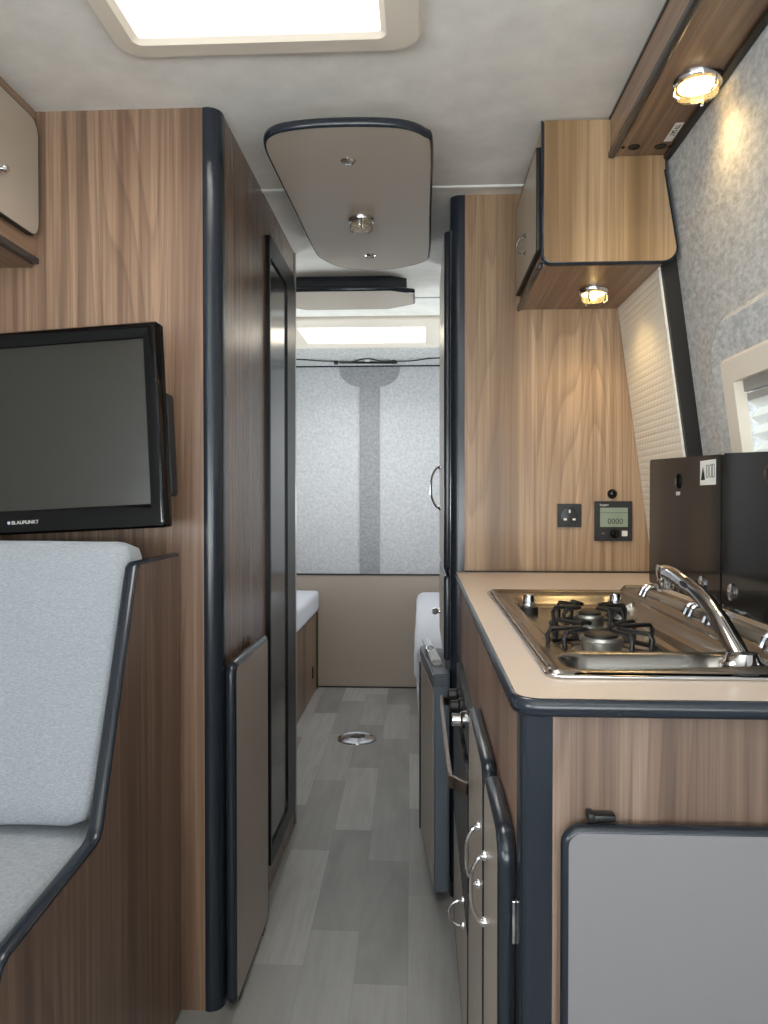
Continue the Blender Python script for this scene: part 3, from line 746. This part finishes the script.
lt = obj('latch', fbox(0.10, 0.30, 0.006, 0.034, 0.606, 0.622, 0.004), ALU, d)
obj('latch_lever', fbox(0.22, 0.36, 0.002, 0.024, 0.622, 0.640, 0.005), CHROME, lt)

# ------------------------------------------------------------------ kitchen unit
KY, KX = 0.760, 0.100
t = thing('kitchen_unit', (0.36, 1.40, 0.0), 'walnut kitchen unit with slate corner post and taupe aisle doors on the right', 'kitchen unit')
bm = B(); prism(bm, [(0.1285, 0.0), (XR(0) - 0.002, 0.0), (XR(.85) - 0.002, 0.854), (0.1285, 0.854)], XZ(KY), -0.016, 0.0); obj('front_panel', bm, WOOD_SHADED, t, 'flat')
bm = B(); secs = []
for z in (0.0, 0.854):
    pr = [(0.128, KY + 0.0)]; pr += [(0.107 - 0.009 * math.sin(a), KY + 0.009 - 0.009 * math.cos(a)) for a in [PI / 2 * k / 6 for k in range(7)]]
    pr += [(0.098, KY + 0.036), (0.128, KY + 0.036)]
    secs.append([Vector((x, y, z)) for x, y in pr])
loft(bm, secs, False, True, caps=True); obj('corner_post', bm, SLATE, t)
OV = (1.335, 1.94, 0.31, 0.655)
bm = B(); f = YZm(KX)
prism(bm, [(-(KY + 0.0365), 0.0), (-(KY + 0.0365), 0.854), (-TY + 0.002, 0.854), (-TY + 0.002, 0.0), (-OV[1], 0.0), (-OV[1], OV[3]), (-OV[0], OV[3]), (-OV[0], OV[2]), (-OV[1] + 0.0001, OV[2] - 0.0), (-OV[1] + 0.0001, 0.0)][:2] +
      [(-TY + 0.002, 0.854), (-TY + 0.002, 0.0), (-OV[1], 0.0), (-OV[1], OV[3]), (-OV[0], OV[3]), (-OV[0], 0.0)], f, -0.016, 0.0)
obj('side_panel', bm, wood('walnut_laminate_kitchen_side_shaded', light=(160, 132, 112), mid=(136, 108, 92), dark=(98, 76, 64), off=6.1), t, 'flat')  # same walnut, darkened in the colour for the shaded aisle face
bm = B(); prism(bm, rrect(-OV[1], -OV[0], 0.0, OV[2] - 0.004, 0), f, -0.016, -0.001); obj('lower_rail', bm, BLACK, t, 'flat')
f2 = YZm(0.0995)
def kdoor(y0, y1, z0, z1, rads, hy, hz0, hz1, hinge=False):
    dp = edged_panel('door', rrect(-y1, -y0, z0, z1, rads), f2, 0.0, 0.019, BEIGE_D, t, 0.009)
    if hy: bow_handle(dp, (0.0800, hy, hz0), (0.0800, hy, hz1), (-0.019, 0, 0), 0.0028)
    return dp
d1_ = kdoor(0.805, 1.003, 0.02, 0.712, (0.004, 0.035, 0.035, 0.004), 0.955, 0.535, 0.618)
bm = B(); box(bm, 0.0935, 0.0985, 0.7955, 0.8035, 0.600, 0.645, 0.001); obj('hinge', bm, CHROME, d1_)
kdoor(1.009, 1.328, 0.02, 0.712, (0.004, 0.035, 0.035, 0.004), 1.060, 0.530, 0.610)
kdoor(1.340, 1.935, 0.02, 0.300, 0.01, None, 0, 0)
lo_d = [c for c in t.children if c.name.startswith('door')][-1]
bow_handle(lo_d, (0.0800, 1.46, 0.250), (0.0800, 1.46, 0.300 - 0.002), (-0.028, 0, 0), 0.0028)

t = thing('oven', (0.30, 1.64, 0.31), 'black built-in oven with bronze bar handle beneath the hob on the aisle side', 'oven')
bm = B(); box(bm, 0.102, 0.50, OV[0] + 0.003, OV[1] - 0.003, OV[2], OV[3] - 0.003); obj('body', bm, BLACK, t, 'flat')
bm = B(); prism(bm, rrect(-OV[1] + 0.003, -OV[0] - 0.003, OV[2], 0.565, 0.006), YZm(0.1018), 0.0, 0.022); od = obj('door', bm, mat('oven_black', (10, 10, 12), 0.3, spec=0.2), t)
bm = B(); prism(bm, rrect(-OV[1] + 0.003, -OV[0] - 0.003, 0.572, OV[3] - 0.003, 0.003), YZm(0.1018), 0.0, 0.014); obj('control_fascia', bm, mat('oven_fascia', (40, 42, 46), 0.3), t)
bm = B(); hp = [(0.0795, 1.345, 0.600 - 0.045), (0.056, 1.365, 0.560), (0.050, 1.40, 0.563), (0.048, 1.88, 0.563), (0.056, 1.915, 0.560), (0.0795, 1.93, 0.555)]
def strip(bm, pts, hw, th):
    P = [Vector(p) for p in pts]; secs = []
    for i in range(len(P)):
        d = (P[min(i + 1, len(P) - 1)] - P[max(i - 1, 0)]).normalized(); s = Vector((0, 0, 1)); n = d.cross(s).normalized()
        secs.append([P[i] + s * hw + n * th, P[i] - s * hw + n * th, P[i] - s * hw - n * th, P[i] + s * hw - n * th])
    return loft(bm, secs, False, True, caps=True)
strip(bm, arc_path(hp, 4), 0.010, 0.0035); obj('handle', bm, BRONZE, od)
for i, y in enumerate((1.56, 1.66, 1.76)):
    bm = B(); lathe(bm, (0.0878, y, 0.615), (-1, 0, 0), [(0.018, 0), (0.018, 0.006), (0.014, 0.010), (0.013, 0.026), (0.010, 0.028), (0, 0.028)], 20); k = obj('knob', bm, CHROME if i == 0 else BLACK, t)

# worktop with a cut-out for the hob and sink
HX0, HX1, HY0, HY1 = 0.134, 0.462, 0.823, 1.582
t = thing('worktop', (0.35, 1.38, 0.8545), 'tan kitchen worktop with thick slate front edge along the right', 'worktop')
Z0, Z1 = 0.8545, 0.870
outl = [(0.115, 0.733), (0.635, 0.733), (0.635, 1.674), (0.597, 1.674), (0.597, 2.037), (0.086, 2.037), (0.086, 0.762)]
cr = [(0.115 - 0.029 * math.sin(a), 0.762 - 0.029 * math.cos(a)) for a in [PI / 2 * k / 6 for k in range(6, -1, -1)]]
outl = cr + outl[1:6]
hole = rrect(HX0 + 0.012, HX1 - 0.012, HY0 + 0.012, HY1 - 0.012, 0.01, 3)
core = [(x + 0.004 if x < 0.2 else x, y + 0.004 if y < 0.8 else y) for x, y in outl]
bm = B()
loops = []
for z in (Z0, Z1):
    es = []; L = []
    for P in (core, hole):
        V = [bm.verts.new((x, y, z)) for x, y in P]; L.append(V)
        es += [bm.edges.new((V[i], V[(i + 1) % len(V)])) for i in range(len(V))]
    bmesh.ops.triangle_fill(bm, edges=es, use_beauty=True); loops.append(L)
for a, b in zip(loops[0], loops[1]):
    for i in range(len(a)):
        j = (i + 1) % len(a); bm.faces.new((a[i], a[j], b[j], b[i]))
WT = mat('tan_worktop_laminate', (216, 199, 184), 0.3); top = obj('top', bm, WT, t)
pth = [(0.0865, 2.036)] + [cr[0]] + cr[1:] + [(0.634, 0.733)]
bm = B(); edging(bm, pth, XYu(0), Z0 - 0.0015, Z1 + 0.0006, 0.006, False); obj('edging', bm, SLATE, t)
bm = B(); box(bm, 0.112, 0.597, 2.0305, 2.0395, Z1, Z1 + 0.004, 0.001); obj('rear_bead', bm, DARKTRIM, t)

# hob and sink unit: pressed steel sheet as a height field
t = thing('hob_sink', (0.298, 1.2, 0.870), 'stainless combination hob and sink let into the tan worktop', 'hob and sink')
def sst(a, b, x):
    q = max(0.0, min(1.0, (x - a) / (b - a))); return q * q * (3 - 2 * q)
def rr_d(x, y, x0, x1, y0, y1, r):      # signed distance to rounded rectangle
    dx = abs(x - (x0 + x1) / 2) - (x1 - x0) / 2 + r; dy = abs(y - (y0 + y1) / 2) - (y1 - y0) / 2 + r
    return math.hypot(max(dx, 0), max(dy, 0)) + min(max(dx, dy), 0) - r
def tray_h(x, y):
    d = rr_d(x, y, HX0, HX1, HY0, HY1, 0.018)
    h = 0.871 + 0.0075 * sst(0.0, -0.006, d)
    h -= 0.004 * sst(-0.010, -0.018, d)
    well = rr_d(x, y, 0.165, 0.392, 0.955, 1.535, 0.04)
    h -= 0.018 * sst(0.0, -0.045 if y > 1.42 else -0.022, well)
    h -= 0.003 * sst(-0.045, -0.05, well)
    sink = rr_d(x, y, 0.165, 0.372, 0.846, 0.943, 0.035)
    h -= 0.004 * sst(0.006, -0.002, sink); h -= 0.105 * sst(0.0, -0.024, sink)
    h += 0.010 * sst(0.398, 0.410, x) * sst(0.0, -0.008, d)
    plate = math.hypot(x - 0.238, y - 1.035); h += 0.003 * sst(0.078, 0.070, plate)
    plate = math.hypot(x - 0.266, y - 1.235); h += 0.003 * sst(0.066, 0.058, plate)
    return h
nx, ny = 84, 200; bm = B(); G = []
for i in range(nx + 1):
    G.append([])
    for j in range(ny + 1):
        x = HX0 + (HX1 - HX0) * i / nx; y = HY0 + (HY1 - HY0) * j / ny
        # pull the outer corners onto a rounded outline
        d = rr_d(x, y, HX0, HX1, HY0, HY1, 0.018)
        if d > 0:
            cx = HX0 + 0.018 if x < (HX0 + HX1) / 2 else HX1 - 0.018; cy = HY0 + 0.018 if y < (HY0 + HY1) / 2 else HY1 - 0.018
            v_ = Vector((x - cx, y - cy)).normalized() * 0.018; x, y = cx + v_.x, cy + v_.y
        G[-1].append(bm.verts.new((x, y, tray_h(x, y))))
for i in range(nx):
    for j in range(ny): bm.faces.new((G[i][j], G[i + 1][j], G[i + 1][j + 1], G[i][j + 1]))
bmesh.ops.remove_doubles(bm, verts=bm.verts[:], dist=1e-5)
tray = obj('tray', bm, STEEL, t)
bm = B(); edging(bm, rrect(HX0 - 0.002, HX1 + 0.001, HY0 - 0.002, HY1 + 0.001, 0.02, 6), XYu(0), 0.8702, 0.8745, 0.005); obj('rim', bm, CHROME, t)
bm = B(); lathe(bm, (0.268, 0.895, 0.7585), (0, 0, 1), [(0.022, 0), (0.022, 0.002), (0.014, 0.001), (0.0, 0.001)], 20); obj('drain', bm, CHROME, t)
for (cx, cy, r, sc1) in ((0.238, 1.035, 0.027, 1.0), (0.266, 1.235, 0.022, 0.82)):
    zb = tray_h(cx, cy)
    bm = B(); lathe(bm, (cx, cy, zb), (0, 0, 1), [(r * 1.45, 0), (r * 1.4, 0.004), (r, 0.006), (r, 0.016), (r * 1.06, 0.018), (r * 1.0, 0.022), (r * 0.3, 0.024), (0, 0.024)], 28)
    bn = obj('burner', bm, ALU, t)
    bm = B(); lathe(bm, (cx, cy, zb + 0.0225), (0, 0, 1), [(r * 0.82, 0), (r * 0.82, 0.003), (r * 0.7, 0.0045), (0, 0.005)], 28); obj('burner_cap', bm, STEELDK, bn)
    bm = B(); R1 = 0.074 * sc1
    tube(bm, [(cx + R1 * math.cos(a), cy + R1 * math.sin(a), zb + 0.006) for a in [2 * PI * k / 32 for k in range(32)]], 0.0034, 8, True)
    for k in range(4):
        a = 0.5 + k * PI / 2; pp = []
        for side in (-1, 1):
            b_ = a + side * 0.22
            pp.append([(cx + R1 * math.cos(b_), cy + R1 * math.sin(b_), zb + 0.006), (cx + R1 * 1.04 * math.cos(b_), cy + R1 * 1.04 * math.sin(b_), zb + 0.028), (cx + R1 * 0.98 * math.cos(b_), cy + R1 * 0.98 * math.sin(b_), zb + 0.035)])
        tip = [(cx + R1 * 0.42 * math.cos(a + s * 0.22), cy + R1 * 0.42 * math.sin(a + s * 0.22), zb + 0.035) for s in (-1, 1)]
        tube(bm, pp[0] + [tip[0], tip[1]] + pp[1][::-1], 0.0032, 8)
    obj('pan_support', bm, STEELDK, t)
for x, y in ((0.193, 1.40), (0.352, 1.42)):
    zb = tray_h(x, y); bm = B(); lathe(bm, (x, y, zb), (0, 0, 1), [(0.016, 0), (0.015, 0.010), (0.011, 0.012), (0.010, 0.030), (0.008, 0.033), (0, 0.033)], 20)
    k = obj('control_knob', bm, CHROME, t)
    bm = B(); lathe(bm, (x, y, zb), (0, 0, 1), [(0.0175, 0), (0.0175, 0.006), (0.016, 0.011), (0.0112, 0.0125), (0.0112, 0.012)], 20); obj('knob_skirt', bm, BLACK, k)
for y in (0.93, 1.12, 1.20, 1.44):
    bm = B(); 
    for q in (-0.011, 0.011): tube(bm, arc_path([(0.405, y + q, 0.883), (0.412, y + q, 0.897), (0.425, y + q, 0.900), (0.436, y + q, 0.898)], 4), 0.004, 8)
    lathe(bm, (0.434, y - 0.017, 0.899), (0, 1, 0), [(0.0065, 0), (0.0065, 0.034)], 14); obj('hinge', bm, CHROME, t)
LX = 0.4365
f = YZm(LX)
def lid(y0, y1, za, zb):
    L_ = rrect(-y1, -y0, 0.902, 1.138, 0.006)
    L_ = [(a, b if b < 1.0 else b - 1.138 + za + (zb - za) * (a + y1) / (y1 - y0)) for a, b in L_]
    bm = B(); prism(bm, L_, f, -0.005, 0.0)
    bmesh.ops.bevel(bm, geom=[e for e in bm.edges if abs((e.verts[0].co - e.verts[1].co).x) < 1e-6], offset=0.001, segments=2, affect='EDGES')
    return obj('glass_lid', bm, SMOKE, t)
l1 = lid(1.150, 1.502, 1.137, 1.127); l2 = lid(0.792, 1.143, 1.128, 1.112)
def disc(parent, name, y, z, r, m, h=0.003, sx=1.0, sz=1.0):
    bm = B(); lathe(bm, f(-y, z, 0.0002), (-1, 0, 0), [(r, 0), (r, h), (r * 0.7, h * 1.5), (0, h * 1.5)], 24)
    for v in bm.verts: v.co.y = y + (v.co.y - y) * sx; v.co.z = z + (v.co.z - z) * sz
    return obj(name, bm, m, parent)
disc(l1, 'lid_catch', 1.335, 1.092, 0.010, BLACKGL, 0.003, 0.8, 1.25)
disc(l2, 'lid_catch', 0.985, 1.093, 0.012, BLACKGL, 0.004)
for q, y in ((l1, 1.22), (l2, 1.105)): disc(q, 'lid_boss', y, 0.930, 0.012, CHROME, 0.0025)
disc(l1, 'lid_boss', 1.44, 0.930, 0.012, CHROME, 0.0025); disc(l2, 'lid_boss', 0.85, 0.930, 0.012, CHROME, 0.0025)
text_mesh('lettering', 'SMEV', STICKER, FR(f(-1.348, 1.068, 0.0002), f.u, f.v), 0.009, l1, 0.0002)
bm = B(); prism(bm, rrect(-1.232, -1.168, 1.083, 1.121, 0.0005), f, 0.0003, 0.0007); st = obj('warning_sticker', bm, STICKER, l1, 'flat')
bm = B(); prism(bm, [(-1.228, 1.091), (-1.210, 1.091), (-1.219, 1.112)], f, 0.0008, 0.0011); obj('warning_triangle', bm, INK, st, 'flat')
bm = B()
for u, v_ in ((-1.205, 1.094), (-1.192, 1.094), (-1.181, 1.094)):
    ring(bm, rrect(u, u + 0.009, v_, v_ + 0.020, 0.003), inset(rrect(u, u + 0.009, v_, v_ + 0.020, 0.003), 0.0012), f, 0.0008, 0.0011)
obj('pictogram', bm, INK, st, 'flat')

t = thing('tap', (0.352, 0.862, 0.878), 'chrome kitchen tap bent over the sink in front of the glass lids', 'tap')
bm = B(); lathe(bm, (0.352, 0.862, 0.8705), (0, 0, 1), [(0.024, 0), (0.024, 0.010), (0.019, 0.014), (0.016, 0.022), (0.0, 0.024)], 24); obj('base', bm, CHROME, t)
bm = B(); pth = arc_path([(0.352, 0.858, 0.880), (0.351, 0.885, 0.897), (0.350, 0.93, 0.921), (0.349, 0.965, 0.936), (0.348, 1.02, 0.948), (0.347, 1.085, 0.957), (0.347, 1.112, 0.956)], 6)
tube(bm, pth, [0.0115] * 12 + [0.0105] * 12 + [0.0115] * (len(pth) - 24), 16); obj('spout', bm, CHROME, t)
bm = B(); lathe(bm, (0.347, 1.108, 0.962), (0, 0.15, -1), [(0.0, -0.006), (0.012, -0.004), (0.0135, 0.004), (0.0125, 0.020), (0.010, 0.028), (0.008, 0.0275), (0, 0.0275)], 20); obj('outlet', bm, CHROME, t)

# folding flap board hung on the kitchen end panel
t = thing('flap_board', (0.37, KY - 0.02, 0.10), 'grey laminate flap board with rounded slate edge hung on the kitchen end panel', 'flap board')
bp = edged_panel('board', rrect(0.134, 0.640, 0.10, 0.748, 0.020, 6), XZ(KY - 0.006), 0.0, 0.014, GREY_L, t, 0.0065)
bm = B(); box(bm, 0.20, 0.60, KY - 0.006, KY, 0.20, 0.70); obj('bracket', bm, BLACK, t)
t = thing('turn_catch', (0.175, KY, 0.752), 'small black turn catch on the walnut panel above the grey flap board', 'catch')
bm = B(); box(bm, 0.163, 0.187, KY - 0.014, KY - 0.0002, 0.7495, 0.756, 0.0015); obj('tongue', bm, BLACK, t)
bm = B(); box(bm, 0.160, 0.1665, KY - 0.016, KY - 0.0002, 0.7495, 0.758, 0.0015); obj('lug', bm, BLACK, t)

# ------------------------------------------------------------------ overhead locker, right
LY, LZ = 1.643, 1.554
t = thing('corner_locker', (0.40, 1.84, LZ), 'walnut corner locker with taupe side door hung above the worktop', 'locker')
f = XZ(LY)
def slant(z, base): return base - 0.137 * (z - 1.56)
pts = [(0.250, LZ + 0.028)] 
pts = [(0.250 + 0.022 * (1 - math.cos(a)), LZ + 0.022 * (1 - math.sin(a))) for a in [PI / 2 * k / 6 for k in range(7)]]
rb = 0.536
pts += [(rb - 0.034 + 0.034 * math.sin(a), LZ + 0.034 - 0.034 * math.cos(a)) for a in [PI / 2 * k / 7 for k in range(8)]]
pts += [(0.5085, 1.752), (0.5085, CZ - 0.001), (0.250, CZ - 0.001)]
bm = B(); prism(bm, inset(pts, 0.003), f, -0.016, 0.0); sp_ = obj('end_panel', bm, WOOD_C, t, 'flat')
bm = B(); ed = pts[-1:] + pts[:-2]; edging(bm, ed, f, -0.017, 0.0012, 0.006, False); obj('edging', bm, SLATE, sp_)
bm = B(); secs = []
for y in (LY + 0.0165, 2.0385): secs.append([(0.256, y, LZ + 0.004), (XP(LZ) - 0.001, y, LZ + 0.004), (XP(LZ) - 0.001, y, LZ + 0.02), (0.256, y, LZ + 0.02)])
loft(bm, [[Vector(p) for p in s] for s in secs], False, True, caps=True); obj('bottom_board', bm, WOOD_Y, t, 'flat')
bm = B(); box(bm, 0.256, 0.27, LY + 0.0165, 2.0385, LZ + 0.02, CZ - 0.001); obj('side_frame', bm, WOOD_C, t, 'flat')
bm = B(); box(bm, 0.247, 0.2565, LY + 0.0165, 2.0385, LZ - 0.001, LZ + 0.012, 0.003); obj('bottom_edging', bm, SLATE, t)
dp = edged_panel('door', rrect(-2.032, -1.668, 1.590, 1.815, 0.008), YZm(0.2555), 0.0, 0.012, BEIGE, t, 0.003, DARKTRIM)
bow_handle(dp, (0.243, 1.83, 1.640), (0.243, 1.83, 1.680), (-0.018, 0.02, 0), 0.0026)
dl = downlight((0.405, 1.855, LZ + 0.0038), True, 'lit round downlight under the corner locker above the worktop', 'round downlights', power=1.6)

t = thing('pelmet', (0.45, 0.6, 1.778), 'walnut pelmet with slate edges running along the ceiling at the upper right', 'pelmet')
PY0, PY1 = -0.4, LY - 0.0015
bm = B(); box(bm, 0.392, 0.402, PY0, PY1, 1.786, CZ - 0.003); obj('fascia', bm, wood('walnut_fascia', 'Y', light=(176, 146, 122), mid=(156, 128, 106), dark=(124, 98, 80), off=1.0), t, 'flat')
bm = B(); box(bm, 0.389, 0.4005, PY0, PY1, CZ - 0.007, CZ - 0.0005, 0.001); obj('top_edging', bm, SLATE, t)
bm = B(); box(bm, 0.387, 0.401, PY0, PY1, 1.772, 1.7875, 0.004); obj('bottom_edging', bm, SLATE, t)
bm = B(); box(bm, 0.401, 0.513, PY0, PY1, 1.778, 1.790); bb = obj('bottom_board', bm, WOOD_Y, t, 'flat')
bm = B(); box(bm, 0.5015, XR(1.778) - 0.0005, PY0, PY1, 1.769, 1.7775, 0.002); obj('wall_edging', bm, DARKTRIM, t)
for x, r, nm in ((0.430, 0.012, 'jack_socket'), (0.483, 0.012, 'jack_socket'), (0.408, 0.004, 'screw_cap'), (0.502, 0.0035, 'screw_cap')):
    bm = B(); c = Vector((x, 1.600, 1.778)); lathe(bm, c, (0, 0, -1), [(r, -0.001), (r, 0.0015), (r * 0.8, 0.0022), (r * 0.5, 0.001), (0, 0.001)], 20); obj(nm, bm, BLACK, bb)
bm = B(); g = FR((0.490, 1.540, 1.7778), (0.0, 1, 0), (1, 0, 0))
prism(bm, rrect(-0.038, 0.038, -0.008, 0.008, 0.0005), g, 0.0, 0.0006); st = obj('name_label', bm, STICKER, bb, 'flat')
text_mesh('lettering', 'TV SAT', INK, FR(g(-0.030, -0.005, 0.0008), g.u, g.v), 0.0135, st, 0.0002)
downlight((0.470, 1.353, 1.778), True, 'lit round downlight under the pelmet at the upper right', 'round downlights', r=0.043, power=2.2, spin=1.0)

# ------------------------------------------------------------------ floor socket and rear benches
t = thing('table_leg_socket', (-0.287, 3.39, 0.0), 'round chrome table leg socket let into the grey plank floor', 'floor socket')
bm = B(); lathe(bm, (-0.287, 3.39, 0.0002), (0, 0, 1), [(0.088, 0), (0.085, 0.006), (0.070, 0.011), (0.064, 0.008), (0.055, 0.010), (0.036, 0.014), (0.030, 0.006), (0.0, 0.006)], 40); obj('flange', bm, CHROME, t)
bm = B(); lathe(bm, (-0.287, 3.39, 0.0064), (0, 0, 1), [(0.029, 0), (0.028, 0.004), (0.0, 0.004)], 24); obj('plug', bm, BLACK, t)

t = thing('bench_box', (-0.85, 3.45, 0.0), 'walnut bench box along the left side of the rear lounge', 'bench')
bm = B(); box(bm, -1.19, -0.590, 2.56, 4.318, 0.0, 0.428); obj('box_front', bm, WOOD, t, 'flat')
bm = B(); box(bm, -0.5895, -0.586, 4.28, 4.318, 0.0, 0.428); obj('end_strip', bm, DARKTRIM, t)
bm = B(); box(bm, -0.5895, -0.584, 4.10, 4.125, 0.10, 0.16, 0.001); obj('outlet', bm, BLACK, t)
bm = blob_box(-1.17, -0.572, 2.56, 4.31, 0.434, 0.56, 0.03, 0.004, 2.0, cuts=20)
tag(obj('bench_cushion', bm, FABRIC_R), 'pale blue-grey cushion on the walnut bench at the rear left', 'cushion')
t = thing('bench_box', (0.35, 3.5, 0.0), 'bench box beneath the pale cushion at the rear right', 'bench')
bm = B(); box(bm, 0.035, 0.68, 2.68, 4.318, 0.0, 0.40); obj('box_front', bm, WOOD, t, 'flat')
bm = blob_box(-0.028, 0.62, 2.68, 4.31, 0.406, 0.552, 0.035, 0.004, 5.0, cuts=20)
tag(obj('bench_cushion', bm, FABRIC_R), 'pale padded cushion on top of the rear right bench', 'cushion')
bm = blob_box(-0.022, 0.031, 2.68, 4.31, 0.0, 0.400, 0.024, 0.003, 6.0, cuts=20)
for v in bm.verts: v.co.x = 0.031 - (0.031 - v.co.x) * (0.12 + 0.88 * min(1, max(0, v.co.z / 0.40)) ** 0.8)
tag(obj('front_pad', bm, FABRIC_R), 'pale padded front under the cushion of the rear right bench', 'pad')
